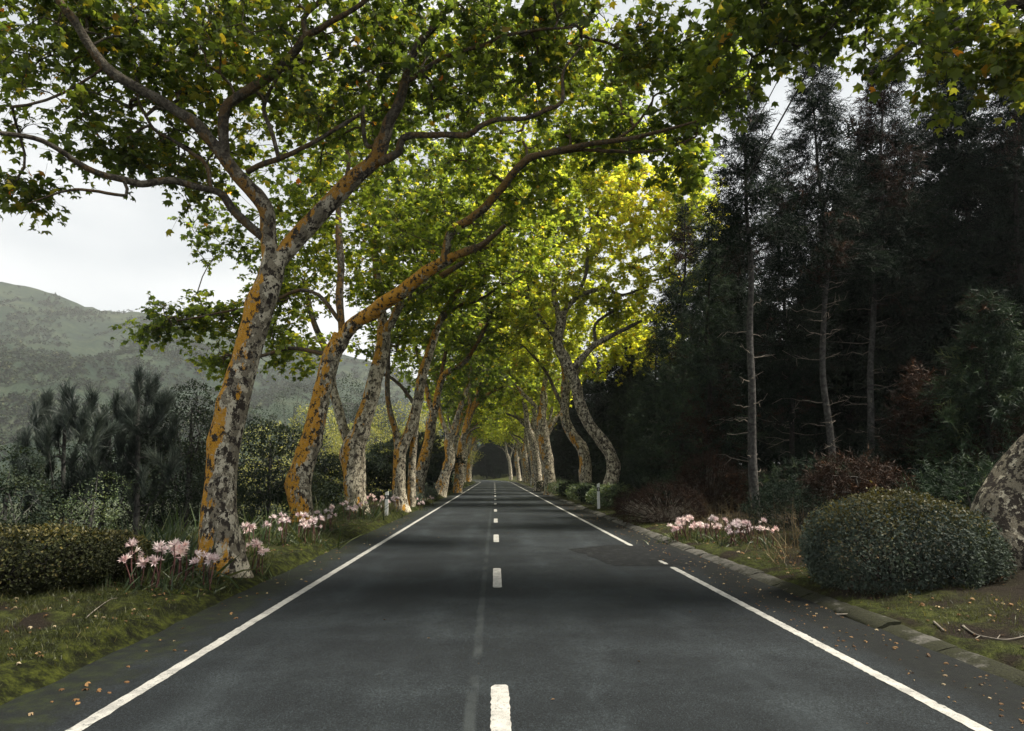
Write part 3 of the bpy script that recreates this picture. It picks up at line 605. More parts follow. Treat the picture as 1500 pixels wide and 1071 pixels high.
plane_tree('plane tree splitting into a broad vee above dark shrubs, sixth on the left', 52, [
    [(644, 724, 20), (652, 700, 17), (661, 675, 16), (659, 645, 15), (660, 635, 13)],
    [(659, 642, 9), (648, 618, 8), (642, 585, 7), (640, 550, 5), (632, 520, 4)],
    [(660, 642, 10), (669, 615, 9), (680, 580, 8), (687, 560, 7), (695, 525, 5), (712, 495, 4)]],
    [((650, 540, 52), 4, 3.5, 2.6, 90), ((705, 510, 51), 4.5, 3.5, 3, 120), ((670, 460, 52), 5, 4, 2.6, 80)],
    M['bark_mid'], M['leaf_mid'], 26, .26, L3, 71, tint=(.42, .2), rmin=.013, ntrunk=12)
TF = plane_tree('plane tree leaning sharply right over the road beyond the vee shaped one, left row', 64, [
    [(670, 712, 15), (672, 680, 13), (678, 640, 11), (688, 610, 10), (698, 588, 8), (708, 555, 6), (722, 530, 4)],
    [(681, 634, 7), (688, 590, 6), (684, 550, 5), (690, 520, 4)],
    [(693, 600, 5), (715, 578, 5), (735, 568, 4)]],
    [((690, 560, 64), 4.5, 4, 3, 90), ((730, 545, 63), 4, 4, 2.6, 90), ((705, 495, 64), 5.5, 4.5, 3, 90)],
    M['bark_orange'], M['leaf_mid'], 24, .30, L3, 81, tint=(.4, .2), rmin=.015, ntrunk=12)

R1 = plane_tree('plane tree with snaking S shaped trunk behind the leafy shrubs, nearest of the right row', 38, [
    [(893, 722, 26), (897, 700, 23), (899, 678, 21), (887, 650, 19), (864, 622, 18), (850, 590, 18), (843, 562, 18), (827, 528, 17), (817, 504, 17), (821, 474, 16), (820, 458, 15)],
    [(821, 472, 10), (813, 444, 10), (810, 420, 8), (817, 385, 7), (812, 330, 5), (820, 280, 4)],
    [(822, 470, 11), (830, 452, 10), (850, 432, 8), (883, 424, 7), (910, 432, 5), (950, 420, 4)],
    [(836, 548, 11), (848, 530, 11), (862, 515, 10), (881, 498, 9), (905, 487, 7), (940, 470, 5)],
    [(818, 500, 7), (795, 470, 6), (778, 440, 5), (770, 400, 4)],
    [(845, 436, 6), (858, 400, 6), (862, 350, 5), (880, 300, 4)],
    [(873, 503, 6), (872, 475, 5), (900, 455, 4)]],
    [((825, 330, 38), 4.5, 3.5, 4.0, 200), ((930, 320, 38), 4.2, 3.2, 3.4, 170), ((760, 420, 37.5), 3.2, 2.6, 2.6, 90), ((900, 440, 38), 3.4, 2.5, 1.8, 80), ((870, 230, 38.5), 5.5, 3, 2.2, 170), ((720, 280, 38), 3.4, 2.6, 3, 110), ((975, 400, 38), 2.2, 2.2, 1.8, 44), ((1005, 300, 36), 2.2, 2, 3.0, 100)],
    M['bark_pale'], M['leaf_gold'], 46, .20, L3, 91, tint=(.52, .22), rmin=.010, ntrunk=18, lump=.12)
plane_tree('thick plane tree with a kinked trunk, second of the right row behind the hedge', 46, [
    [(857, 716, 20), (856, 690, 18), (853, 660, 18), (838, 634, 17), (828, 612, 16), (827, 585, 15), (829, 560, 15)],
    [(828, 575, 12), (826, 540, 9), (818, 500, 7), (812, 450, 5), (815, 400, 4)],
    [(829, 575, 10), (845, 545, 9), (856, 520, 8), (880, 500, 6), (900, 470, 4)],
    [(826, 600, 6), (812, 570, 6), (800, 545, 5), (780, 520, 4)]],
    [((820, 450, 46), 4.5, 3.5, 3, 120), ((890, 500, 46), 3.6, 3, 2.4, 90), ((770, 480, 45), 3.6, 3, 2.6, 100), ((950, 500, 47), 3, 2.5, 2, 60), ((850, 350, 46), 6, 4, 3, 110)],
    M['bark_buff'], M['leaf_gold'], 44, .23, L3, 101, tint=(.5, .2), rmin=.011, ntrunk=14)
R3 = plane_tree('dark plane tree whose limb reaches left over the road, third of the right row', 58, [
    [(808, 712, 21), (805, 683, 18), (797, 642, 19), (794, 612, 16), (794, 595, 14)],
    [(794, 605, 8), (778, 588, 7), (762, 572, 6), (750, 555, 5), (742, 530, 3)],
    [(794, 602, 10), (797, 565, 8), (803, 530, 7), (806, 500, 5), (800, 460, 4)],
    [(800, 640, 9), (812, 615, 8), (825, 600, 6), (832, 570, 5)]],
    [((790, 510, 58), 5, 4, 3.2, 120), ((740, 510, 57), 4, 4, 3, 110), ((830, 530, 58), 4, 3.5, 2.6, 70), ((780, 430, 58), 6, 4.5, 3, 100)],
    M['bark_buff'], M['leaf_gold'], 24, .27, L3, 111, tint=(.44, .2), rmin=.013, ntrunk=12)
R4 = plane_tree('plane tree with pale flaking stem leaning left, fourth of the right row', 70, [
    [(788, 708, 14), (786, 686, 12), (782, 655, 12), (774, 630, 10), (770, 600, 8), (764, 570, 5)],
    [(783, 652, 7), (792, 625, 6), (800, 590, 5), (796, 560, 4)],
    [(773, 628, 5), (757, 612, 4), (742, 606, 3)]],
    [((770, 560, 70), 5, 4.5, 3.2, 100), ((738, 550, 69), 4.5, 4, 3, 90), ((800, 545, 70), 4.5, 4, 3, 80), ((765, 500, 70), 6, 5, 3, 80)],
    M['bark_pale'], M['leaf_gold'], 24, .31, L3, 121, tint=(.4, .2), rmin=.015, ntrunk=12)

# the plane at the right edge of the picture, its limbs arch in from above
plane_tree('massive mottled plane trunk leaning outward at the right edge beside the clipped shrub', 10.6, [
    [(1522, 910, 150), (1490, 862, 118), (1474, 800, 124), (1508, 736, 126), (1552, 670, 122), (1612, 590, 116), (1645, 520, 110), (1670, 440, 92, 10.4), (1700, 320, 84, 10), (1710, 220, 74, 9.6)],
    [(1706, 250, 44, 9.6), (1690, 150, 40, 9.2), (1640, 70, 34, 8.8), (1560, 15, 26, 9), (1490, 5, 20, 9.2), (1454, 20, 14, 9.3), (1403, 44, 11, 9.5), (1370, 60, 9, 9.6), (1336, 64, 6, 9.7), (1300, 90, 4, 9.8)],
    [(1706, 240, 40, 9.6), (1660, 20, 34, 9), (1560, -90, 26, 9.4), (1440, -140, 20, 9.8), (1330, -120, 14, 10), (1220, -70, 10, 10.2), (1130, -20, 6, 10.4)],
    [(1300, -112, 9, 10.1), (1285, -30, 6, 10.3), (1272, 20, 5, 10.5), (1266, 75, 4, 10.6)],
    [(1440, -138, 10, 9.8), (1350, -60, 8, 9.9), (1300, -10, 6, 10), (1240, 20, 5, 10.1), (1200, 60, 3, 10.2)]],
    [((1430, 30, 9.4), 1.5, 1.3, .75, 70), ((1300, 0, 10), 1.3, 1.3, .5, 26), ((1180, 15, 10.3), 1.3, 1.2, .65, 54), ((1060, 35, 10.2), 1.0, 1.2, .7, 46), ((1080, 130, 10.6), .7, .8, .45, 16), ((1460, 110, 9.6), .9, 1, .55, 26), ((1400, -130, 9.4), 3, 3, 1.4, 80), ((1150, -130, 9.8), 2.6, 3, 1.2, 60), ((1150, -430, 7.5), 3, 3, 1.5, 60), ((1250, -330, 11.5), 3.5, 3.5, 1.8, 110), ((1600, -250, 11.5), 3, 3.5, 2.2, 90)],  # highest clumps are unseen, added overhead for even shade on the near road
    barkmat('bark_mottled_dark', .18, -.2), M['leaf_near'], 18, .15, L5, 131, tint=(.38, .2), rmin=.005, kseg=6, ntrunk=30, tl=.55, flare=(.25, .12, .10, 4), lump=.12, nokink=True)

# the rows go on: copies down both sides
rr = np.random.default_rng(5)
far_l = [(-4.9, 76, 'plane tree in the left row just past the sharply leaning one'), (-5.1, 88, None), (-5.0, 101, None), (-5.2, 115, None), (-5, 130, None), (-5, 146, None)]
far_r = [(6.0, 82, 'plane tree in the right row just past the pale left leaning one'), (5.9, 95, None), (6.1, 108, None), (6.0, 122, None), (5.9, 137, None), (6.1, 153, None), (6.0, 168, None)]
for i, (x, y, lb) in enumerate(far_l):
    dup(TF if i % 2 == 0 else R4, (x + float(xo(y)), y, .1), rr.uniform(-.4, .4) + (0 if i % 2 == 0 else math.pi), (1, 1, rr.uniform(.92, 1.08)), lb or 'plane tree far down the left row where the trunks crowd together', 'distant plane trees of the left row')
for i, (x, y, lb) in enumerate(far_r):
    dup(R4 if i % 2 == 0 else R3, (x + float(xo(y)), y, .15), rr.uniform(-.4, .4), (1, 1, rr.uniform(.9, 1.05)), lb or 'plane tree far down the right row near the dark end of the avenue', 'distant plane trees of the right row')

# ------------------------------------------------------------------ conifers
def conifer(name, label, base, top, r0, crown0, width, needle, bark, seed, nbr=110, ndead=18, sprig=(SPRIG_V, SPRIG_F), ssize=.34, gap=.16, droop=.25, group=None, dead_mat=None, brown=None, taper=.9, cat='conifer'):
    r = np.random.default_rng(seed); base = np.asarray(base, float); top = np.asarray(top, float); H = np.linalg.norm(top - base)
    tree = thing(name, base, label, cat, group)
    ts = np.linspace(0, 1, 9); pts = base + (top - base) * ts[:, None] + np.column_stack([r.normal(0, .012 * H * .5, 9), r.normal(0, .012 * H * .5, 9), np.zeros(9)]) * np.sin(ts * math.pi)[:, None]
    pts[0, 2] -= .2
    path, rd = smooth_path(pts, r0 * (1 - ts * .93), .35); b = MB(); V, F, A = tube(path, rd, 10, .06, (.3, .3, .1, 5)); b.add(V, F, A); b.build('trunk', bark, tree, base)
    zz = np.linspace(0, 1, len(path))
    def at(t_): return np.array([np.interp(t_, zz, path[:, k]) for k in range(3)])
    def rat(t_): return np.interp(t_, zz, rd)
    A0 = []; B0 = []; ra = []; rb = []; sp = []; sa = []; sn = []
    for i in range(nbr):
        t_ = crown0 + (1 - crown0) * (r.uniform() ** .9) * .985; u = (t_ - crown0) / (1 - crown0)
        Lb = width * ((1 - u) ** taper * .95 + .07) * (.35 + .65 * min(1, u * 5 + .4)) * r.uniform(.55, 1.15)
        az = r.uniform(0, 6.28); o = at(t_); d = np.array([math.cos(az), math.sin(az), r.uniform(-.05, .3)])
        m_ = 5; prev = o
        for j in range(1, m_ + 1):
            s_ = j / m_; q = o + d * Lb * s_ + np.array([0, 0, -droop * Lb * s_ * s_]) + r.normal(0, .025 * Lb, 3)
            A0.append(prev); B0.append(q); ra.append(max(.006, rat(t_) * .22 * (1 - s_ + .2))); rb.append(max(.004, rat(t_) * .22 * (1 - s_))); prev = q
        ns = max(3, int(Lb / gap * 2.0)); s_ = r.uniform(.18, 1.05, ns)
        q = o + d * Lb * s_[:, None] + np.array([0, 0, -1]) * droop * Lb * (s_ ** 2)[:, None] + r.normal(0, .16, (ns, 3)) * min(1, Lb * .6)
        sp.append(q); sa.append(unit(d + r.normal(0, .65, (ns, 3)) + [0, 0, -.25 if droop > 0 else .5])); sn.append(r.normal(size=(ns, 3)))
    b = MB(); V, F, A = frusta(A0, B0, np.array(ra), np.array(rb), 4); b.add(V, F, A); b.build('branches', bark, tree, base)
    if ndead:
        for i in range(ndead):
            A0 = []; B0 = []; rr_ = []
            t_ = r.uniform(.06, max(.3, crown0 + .18)); az = r.uniform(0, 6.28); Lb = width * r.uniform(.25, .75); o = at(t_); d = np.array([math.cos(az), math.sin(az), r.uniform(-.15, .25)]); prev = o
            for j in range(1, 6):
                q = o + d * Lb * j / 5 + [0, 0, .14 * Lb * ((j / 5) ** 2 - .6 * j / 5)] + r.normal(0, .03 * Lb, 3); A0.append(prev); B0.append(q); rr_.append(.019 * (1.15 - j / 5)); prev = q
                if j > 1 and r.uniform() < .6:
                    A0.append(q); B0.append(q + unit(d + r.normal(0, .6, 3)) * Lb * .28); rr_.append(.007)
            b = MB(); rr_ = np.array(rr_); V, F, A = frusta(A0, B0, rr_ * 1.2, rr_ * .8, 4); b.add(V, F, A); b.build('dead_branch', dead_mat or M['dead_twig'], tree, base)
    sp = np.vstack(sp); sa = np.vstack(sa); sn = np.vstack(sn); sz = ssize * r.uniform(.6, 1.3, len(sp))
    V, F = inst(sprig[0], sprig[1], sp, sa, sn, sz); tv = np.clip(r.normal(.45, .22, len(sp)) + .15 * n3(sp, .8, 1), 0, 1)
    b = MB(); k = len(sprig[1]); mi = np.zeros(len(sp), int)
    if brown: mi = (n3(sp, .9, 2) + .4 * r.normal(size=len(sp)) > brown).astype(int)
    nv = len(sprig[0]); 
    for q_ in (0, 1):
        s_ = mi == q_
        if s_.any():
            V, F = inst(sprig[0], sprig[1], sp[s_], sa[s_], sn[s_], sz[s_]); b.add(V, F, np.repeat(tv[s_], nv), q_)
    b.build('crown', [needle, M['needle_brown']], tree, base, smooth=False)
    return tree
def fbase(px, d, py=None):
    p_ = P(px, py or 720, d); p_[2] = gz(p_[0], p_[1]); return p_
CON = [
 # px base, d, px top, py top, r0, crown0, width, needle, nbr, ndead, brown, label
 (1104, 22, 1086, 75, .19, .52, 1.7, 'needle', 150, 26, 1.1, 'tall slim conifer with a bare grey trunk behind the pink lilies on the right'),
 (1222, 24, 1188, 50, .17, .42, 2.2, 'needle', 210, 34, .95, 'tall conifer with a pale bare stem and rusty patches above the clipped shrub'),
 (1272, 26, 1296, 60, .18, .40, 2.5, 'needle', 260, 34, 1.0, 'leaning conifer with pale stem and spreading dead side branches at right'),
 (1398, 27, 1390, 20, .16, .36, 2.9, 'needle', 290, 30, 1.0, 'broad black green conifer with pale dead snags, towering right of the leaning one'),
 (1500, 24, 1490, 60, .18, .12, 3.0, 'needle', 300, 14, 1.1, 'dense dark conifer filling the right border above the mottled trunk'),
 (1160, 30, 1142, 210, .16, .22, 2.4, 'needle', 260, 16, 1.0, 'dark bushy conifer standing between the two slim pale stems'),
 (1330, 33, 1345, 150, .2, .15, 3.2, 'needle', 230, 12, .8, 'wide dark conifer deep behind the leaning pale stem'),
 (1240, 36, 1246, 215, .2, .12, 3.2, 'needle', 230, 12, .7, 'shadowy conifer closing the gap behind the pale stems'),
 (1036, 27, 1040, 300, .15, .10, 1.9, 'needle_green', 170, 12, .62, 'green conifer with russet lower boughs left of the slim bare trunk'),
 (998, 32, 1005, 290, .17, .08, 2.2, 'needle_green', 200, 10, .95, 'pointed green conifer in front of the yellow plane foliage'),
 (955, 38, 962, 455, .16, .05, 2.3, 'needle_green', 190, 4, None, 'low rounded green conifer beside the snaking plane trunk'),
 (915, 47, 922, 520, .18, .05, 2.8, 'needle_green', 200, 4, None, 'squat dark green conifer right behind the snaking plane trunk'),
 (1450, 17, 1440, 430, .12, .05, 1.9, 'needle_green', 190, 4, .95, 'bushy green cedar with pale tips behind the clipped shrub'),
 (1360, 18.5, 1352, 540, .10, .06, 1.5, 'needle', 130, 10, .15, 'low reddish brown conifer between the dark trunks behind the clipped shrub'),
]
CO = []
for i, (bx, d, tx, ty, r0, c0, wd, nm, nb, nd, br, lb) in enumerate(CON):
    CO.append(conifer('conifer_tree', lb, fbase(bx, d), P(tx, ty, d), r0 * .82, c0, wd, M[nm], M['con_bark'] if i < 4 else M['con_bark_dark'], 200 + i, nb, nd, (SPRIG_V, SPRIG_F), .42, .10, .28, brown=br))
# simpler conifers for the depth of the wood and the far end
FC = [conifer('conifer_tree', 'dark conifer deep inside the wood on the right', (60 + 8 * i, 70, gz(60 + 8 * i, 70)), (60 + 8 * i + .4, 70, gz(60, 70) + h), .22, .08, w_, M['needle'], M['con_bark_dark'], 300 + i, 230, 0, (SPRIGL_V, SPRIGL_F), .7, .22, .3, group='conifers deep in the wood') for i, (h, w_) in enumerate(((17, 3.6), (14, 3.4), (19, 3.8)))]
rr = np.random.default_rng(17); k = 0
spots = []
for y in np.arange(34, 150, 8.5):
    for x in np.arange(11 + (6 if y < 50 else 0), 46, 6.2):
        if (x - 10) > 24 and y > 90: continue
        spots.append((x + rr.uniform(-1.6, 1.6), y + rr.uniform(-3, 3)))
for x, y in ((19, 26), (24, 29), (21, 20), (28, 22), (17.5, 33), (31, 30), (26, 16), (36, 24)): spots.append((x, y))
for x, y in spots:
    dup(FC[k % 3], (x, y, gz(x, y) - .1), rr.uniform(0, 6.28), (rr.uniform(.85, 1.15),) * 2 + (rr.uniform(.8, 1.1),), 'dark conifer deep inside the wood on the right', 'conifers deep in the wood'); k += 1
for i in range(3):  # the three prototypes stand in the wood as well
    FC[i].location = (14 + 7 * i, 40 + 4 * i, gz(14 + 7 * i, 40 + 4 * i) - .1)
ends = [(x, y) for y in (196, 206, 216, 228, 242, 258, 275) for x in np.arange(-52, 40, 4.4)]
for x, y in ends:
    x += rr.uniform(-1.5, 1.5); y += rr.uniform(-4, 4)
    if abs(x - float(xo(y))) < 5.5: continue
    dup(FC[k % 3], (x, y, gz(x, y) - .1), rr.uniform(0, 6.28), (rr.uniform(.8, 1.1),) * 2 + (rr.uniform(.75, 1.1),), 'dark conifer closing the view where the road bends left', 'conifers at the end of the avenue'); k += 1

# ------------------------------------------------------------------ bushes and valley trees
def bush(name, label, cat, base, lobes, leafm, seed, n_leaf, lsize, LT=(OVAL_V, OVAL_F), group=None, stems=8, stem_m=None, shell=.35, up=.3, topm=None, tophi=.75, tint=(.5, .22), trunk=None, jag=.0, crown_name='foliage'):
    """lobes: (dx,dy,dz,rx,ry,rz) ellipsoids about the base"""
    r = np.random.default_rng(seed); base = np.asarray(base, float); root = thing(name, base, label, cat, group)
    lobes = np.array(lobes, float); vol = (lobes[:, 3:6].prod(1)) ** .75; cnt = np.maximum(20, (n_leaf * vol / vol.sum()).astype(int)); b = MB()
    zmax = (lobes[:, 2] + lobes[:, 5]).max()
    tops = []
    for lb, c_ in zip(lobes, cnt):
        d = unit(r.normal(size=(c_, 3))); rad = 1 - shell * r.uniform(0, 1, c_) ** 1.6
        ctr = base + lb[:3]
        rad = rad + (r.uniform(size=c_) < .05) * r.uniform(0, .11, c_); rad = rad * (1 + .10 * n3(d * lb[3:6] + ctr, 2.2 / max(.5, lb[3:6].mean()), 0) + jag * n3(d * lb[3:6] + ctr, 6 / max(.5, lb[3:6].mean()), 1))
        q = ctr + d * rad[:, None] * lb[3:6]; inside = np.zeros(c_, bool)
        for l2 in lobes:
            if l2 is not lb: inside |= (((q - base - l2[:3]) / l2[3:6]) ** 2).sum(1) < .55
        ok = ~inside & (q[:, 2] > base[2] - .5); q, d = q[ok], d[ok]
        nr = unit(d + r.normal(0, .55, q.shape) + [0, 0, up]); ax = unit(r.normal(size=q.shape) + d * .5)
        s_ = lsize * r.uniform(.6, 1.3, len(q)); tv = np.clip(r.normal(*tint, len(q)) + .18 * n3(q, 1.6 / max(.6, lb[3:6].mean()), 2), 0, 1)
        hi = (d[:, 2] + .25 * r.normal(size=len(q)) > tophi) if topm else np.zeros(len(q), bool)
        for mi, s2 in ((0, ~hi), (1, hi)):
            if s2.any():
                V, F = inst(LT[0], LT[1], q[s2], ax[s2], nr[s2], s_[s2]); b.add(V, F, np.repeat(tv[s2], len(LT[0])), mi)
        tops.append(q[r.integers(0, len(q), max(1, stems * 2))])
    b.build(crown_name, [leafm, topm or leafm], root, base, smooth=False)
    if trunk:
        th, tr = trunk; pts = [base + [0, 0, -.2], base + [r.normal(0, .03), 0, th * .35], base + [r.normal(0, .06), r.normal(0, .05), th * .7], base + [0, 0, th]]
        path, rd = smooth_path(pts, [tr, tr * .85, tr * .6, tr * .2], .3); b = MB(); V, F, A = tube(path, rd, 8, .08, (.25, .3, .1, 4)); b.add(V, F, A)
        q = np.vstack(tops)[::5]; V, F, A = frusta(path[r.integers(int(len(path) * .3), len(path), len(q))], q, tr * .22, tr * .05, 4); b.add(V, F, A); b.build('trunk', stem_m or M['con_bark'], root, base)
    elif stems:
        q = np.vstack(tops); s0 = base + r.normal(0, .12, (len(q), 3)) * [lobes[0, 3], lobes[0, 4], 0] + [0, 0, -.03]
        mid = (s0 + q) / 2 + r.normal(0, .05, q.shape); b = MB()
        V, F, A = frusta(s0, mid, .013, .009, 4); b.add(V, F, A); V, F, A = frusta(mid, q, .009, .003, 4); b.add(V, F, A); b.build('stems', stem_m or M['con_bark_dark'], root, base)
    return root
def gb(px, d):
    p_ = P(px, 720, d); p_[2] = gz(p_[0], p_[1]); return p_

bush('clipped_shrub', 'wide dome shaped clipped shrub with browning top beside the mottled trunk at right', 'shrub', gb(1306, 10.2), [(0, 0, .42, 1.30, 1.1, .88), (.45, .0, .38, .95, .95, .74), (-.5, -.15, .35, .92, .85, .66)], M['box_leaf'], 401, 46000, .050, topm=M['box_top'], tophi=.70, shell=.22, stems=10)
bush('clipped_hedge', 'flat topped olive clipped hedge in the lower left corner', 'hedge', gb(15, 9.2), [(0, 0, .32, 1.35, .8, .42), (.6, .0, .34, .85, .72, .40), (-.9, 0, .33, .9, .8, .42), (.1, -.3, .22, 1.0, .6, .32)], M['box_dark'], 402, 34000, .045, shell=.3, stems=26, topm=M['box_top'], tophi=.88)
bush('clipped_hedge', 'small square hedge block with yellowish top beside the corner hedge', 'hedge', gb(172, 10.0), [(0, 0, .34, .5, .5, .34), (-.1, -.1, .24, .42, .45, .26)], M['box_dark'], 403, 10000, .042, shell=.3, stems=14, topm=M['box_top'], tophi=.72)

# right-hand hedge of leafy shrubs along the verge
for i, (px, d, w_, h_, lb) in enumerate(((862, 35, 1.0, .85, 'bright green leafy shrub at the foot of the snaking plane trunk'), (846, 39, 1.1, .8, 'leafy green shrub second along the right verge beyond the marker post'), (832, 44, 1.2, .85, 'dusky leafy shrub third along the right verge'), (818, 50, 1.3, .85, 'rounded leafy shrub fourth along the right verge'), (805, 58, 1.5, .9, 'leafy shrub fifth along the right verge before the row of pale trunks'), (790, 70, 1.8, 1.0, 'pale leafy shrub farthest along the right verge near the small sign'))):
    b0 = gb(px, d); b0[0] = 5.75 + .1 * (i % 2); b0[2] = gz(b0[0], b0[1])
    bush('leafy_shrub', lb, 'shrub', b0, [(0, 0, h_ * .5, w_, w_ * 1.6, h_ * .62), (-.3, -1.2, h_ * .42, w_ * .8, w_, h_ * .5), (.2, 1.6, h_ * .45, w_ * .8, w_, h_ * .55)], M['hydrangea'] if i % 2 == 0 else M['valley'], 420 + i, 5200, .15, group='leafy shrubs along the right verge', jag=.08, shell=.5)
bush('leafy_shrub', 'pale green tuft shrub with faded flower heads right of the marker post', 'shrub', gb(912, 33.5), [(0, 0, .5, .7, .6, .55), (.5, .2, .3, .5, .5, .4)], M['hydrangea'], 430, 2600, .13, jag=.1, shell=.5)
# low dark shrubs of the left verge
for i, (px, d, w_, h_, lb) in enumerate(((622, 36, 1.0, .75, 'low dark spreading shrub between the fourth and fifth left trunks'), (632, 45, .9, .7, 'dark low shrub at the foot of the sixth left trunk'))):
    b0 = gb(px, d); b0[0] = min(b0[0], -4.6); b0[2] = gz(b0[0], b0[1])
    bush('low_shrub', lb, 'shrub', b0, [(0, 0, h_ * .45, w_, w_, h_ * .55)], M['box_leaf'], 440 + i, 3000, .11, shell=.5)
bush('dark_shrub', 'tall dark narrow shrub against the far left trunks', 'shrub', (-4.7, 60, gz(-4.7, 60)), [(0, 0, 1.2, 1.0, 1.2, 1.4), (0, -.4, .6, 1.0, 1, .8)], M['needle'], 445, 3600, .2, shell=.5)
bush('leafy_shrub', 'light green rounded shrub near the far end of the left verge', 'shrub', (-4.9, 74, gz(-4.9, 74)), [(0, 0, .6, 1.0, 2.2, .8), (0, 2.5, .5, 1.0, 1.6, .7)], M['hydrangea'], 446, 3000, .2, shell=.5)

# dry brown bushes and fern on the right
bush('dry_bush', 'brown dried heath bush behind the pink lilies on the right verge', 'bush', gb(975, 23), [(0, 0, .5, 1.15, .9, .7), (-.9, .1, .35, .7, .6, .5), (.7, 0, .4, .6, .6, .5)], M['needle_brown'], 450, 3000, .20, (SPRIG_V, SPRIG_F), shell=.6, stem_m=M['dead_twig'], stems=26, jag=.15)
bush('dry_bush', 'rust coloured dead bush at the foot of the slim bare trunk', 'bush', gb(1038, 25), [(0, 0, 1.3, 1.0, .9, .75), (.5, 0, .8, .8, .8, .7), (-.6, -.1, .8, .7, .6, .5)], M['needle_brown'], 451, 3400, .26, (SPRIG_V, SPRIG_F), shell=.6, stem_m=M['dead_twig'], stems=20, jag=.15)
bush('dry_bush', 'low tangle of dark dead twigs right of the marker post', 'bush', gb(925, 28), [(0, 0, .35, .7, .8, .5)], M['needle_brown'], 452, 1500, .18, (SPRIG_V, SPRIG_F), shell=.7, stem_m=M['dead_twig'], stems=22, jag=.15)
bush('young_cedar', 'small leaning cedar with russet drooping sprays behind the clipped shrub', 'conifer', gb(1255, 15.5), [(0, 0, 1.28, .85, .7, .34), (.35, 0, 1.1, .8, .6, .3), (-.4, .1, 1.1, .6, .6, .28)], M['needle_brown'], 453, 1500, .30, (SPRIG_V, SPRIG_F), shell=.7, trunk=(1.25, .085), stem_m=M['con_bark'], jag=.15, crown_name='crown')
bush('dark_shrub', 'dark green undergrowth shrub between the slim trunk and the clipped shrub', 'shrub', gb(1165, 18), [(0, 0, .5, 1.3, 1.0, .6), (1.3, .3, .5, 1, .9, .7)], M['needle'], 454, 2200, .26, (SPRIG_V, SPRIG_F), shell=.7)
for i, (px, d, h_, w_) in enumerate(((1030, 29, 1.6, 2.0), (960, 33, 1.5, 2.0), (1115, 27, 1.5, 2.2), (1190, 23, 1.5, 2.0), (1290, 20, 1.4, 2.2), (1370, 17, 1.2, 1.8), (1440, 14.5, 1.2, 1.6), (1010, 40, 2.0, 2.6), (920, 52, 2.2, 2.8), (880, 60, 2.0, 2.6), (1240, 27, 2.2, 2.4), (1340, 25, 2.4, 2.4), (1440, 22, 2.6, 2.4))):
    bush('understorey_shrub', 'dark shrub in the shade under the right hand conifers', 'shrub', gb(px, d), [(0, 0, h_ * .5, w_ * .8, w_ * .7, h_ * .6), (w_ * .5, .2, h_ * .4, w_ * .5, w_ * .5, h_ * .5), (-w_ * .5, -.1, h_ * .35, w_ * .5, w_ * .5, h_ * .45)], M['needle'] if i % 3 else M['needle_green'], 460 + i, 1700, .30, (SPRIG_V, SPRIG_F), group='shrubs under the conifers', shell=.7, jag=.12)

# valley side: pines and broadleaf trees below the left verge
def pine(label, px, d, top, r0, branches, seed, needle='needle_pine'):
    r = np.random.default_rng(seed); base = gb(px, d); root = thing('pine_tree', base, label, 'pine'); tp = P(top[0], top[1], d)
    pts = [base + [0, 0, -.3], base + (tp - base) * .4 + [.05, 0, 0], base + (tp - base) * .75, tp]; path, rd = smooth_path(pts, [r0, r0 * .75, r0 * .5, r0 * .2], .25)
    b = MB(); V, F, A = tube(path, rd, 8, .05); b.add(V, F, A); b.build('trunk', M['con_bark'], root, base)
    A0 = []; B0 = []; pos = []; ax = []
    def brush(a, c_, n_):
        t_ = r.uniform(0, 1, n_) ** .8; pos.append(a + (c_ - a) * t_[:, None] + r.normal(0, .02, (n_, 3))); ax.append(np.tile(unit(c_ - a), (n_, 1)) + r.normal(0, .25, (n_, 3)))
    brush(tp - [0, 0, .95], tp - [0, 0, .1], 34)
    for (t_, ex, ey) in branches:
        o = path[int(t_ * (len(path) - 1))]; e = P(ex, ey, d + r.uniform(-1, 1)); k_ = o + (e - o) * .5 + [0, 0, -.22 * np.linalg.norm(e - o)]
        V, F, A = frusta([o, k_], [k_, e], [.03, .02], [.02, .01], 5); b = MB(); b.add(V, F, A); b.build('branch', M['con_bark'], root, base); u_ = unit(e - k_ + [0, 0, .4]); u_ = unit(u_ + [0, 0, 1.2]); brush(e - u_ * .4, e + u_ * .35, 22)
        for _ in range(2):
            e2 = k_ + (e - k_) * r.uniform(.3, .8) + r.normal(0, .22, 3); brush(e2 - [0, 0, .15], e2 + unit(r.normal(0, .35, 3) + [0, 0, 1]) * .45, 12)
    pos = np.vstack(pos); ax = np.vstack(ax); V, F = inst(TUFT_V, TUFT_F, pos, ax, r.normal(size=pos.shape), .34 * r.uniform(.75, 1.25, len(pos)))
    b = MB(); b.add(V, F, np.repeat(np.clip(r.normal(.45, .25, len(pos)), 0, 1), len(TUFT_V))); b.build('crown', M[needle], root, base, smooth=False)
pine('young long needled pine with bottlebrush shoots, farther left of the two', 99, 19, (98, 575), .09, [(.9, 130, 605), (.88, 72, 605), (.8, 66, 612), (.75, 55, 640), (.72, 122, 630), (.7, 85, 640), (.6, 38, 660), (.6, 140, 640), (.55, 70, 655), (.5, 130, 690), (.4, 50, 700), (.4, 150, 660), (.3, 110, 720), (.35, 25, 690)], 501)
pine('taller long needled pine left of the nearest plane tree', 206, 20, (204, 548), .1, [(.9, 225, 580), (.85, 180, 600), (.8, 240, 600), (.8, 190, 620), (.75, 225, 625), (.7, 155, 625), (.65, 250, 640), (.6, 175, 650), (.55, 235, 665), (.5, 150, 665), (.45, 190, 690), (.4, 250, 690), (.35, 165, 710), (.3, 225, 720), (.7, 205, 640)], 502)
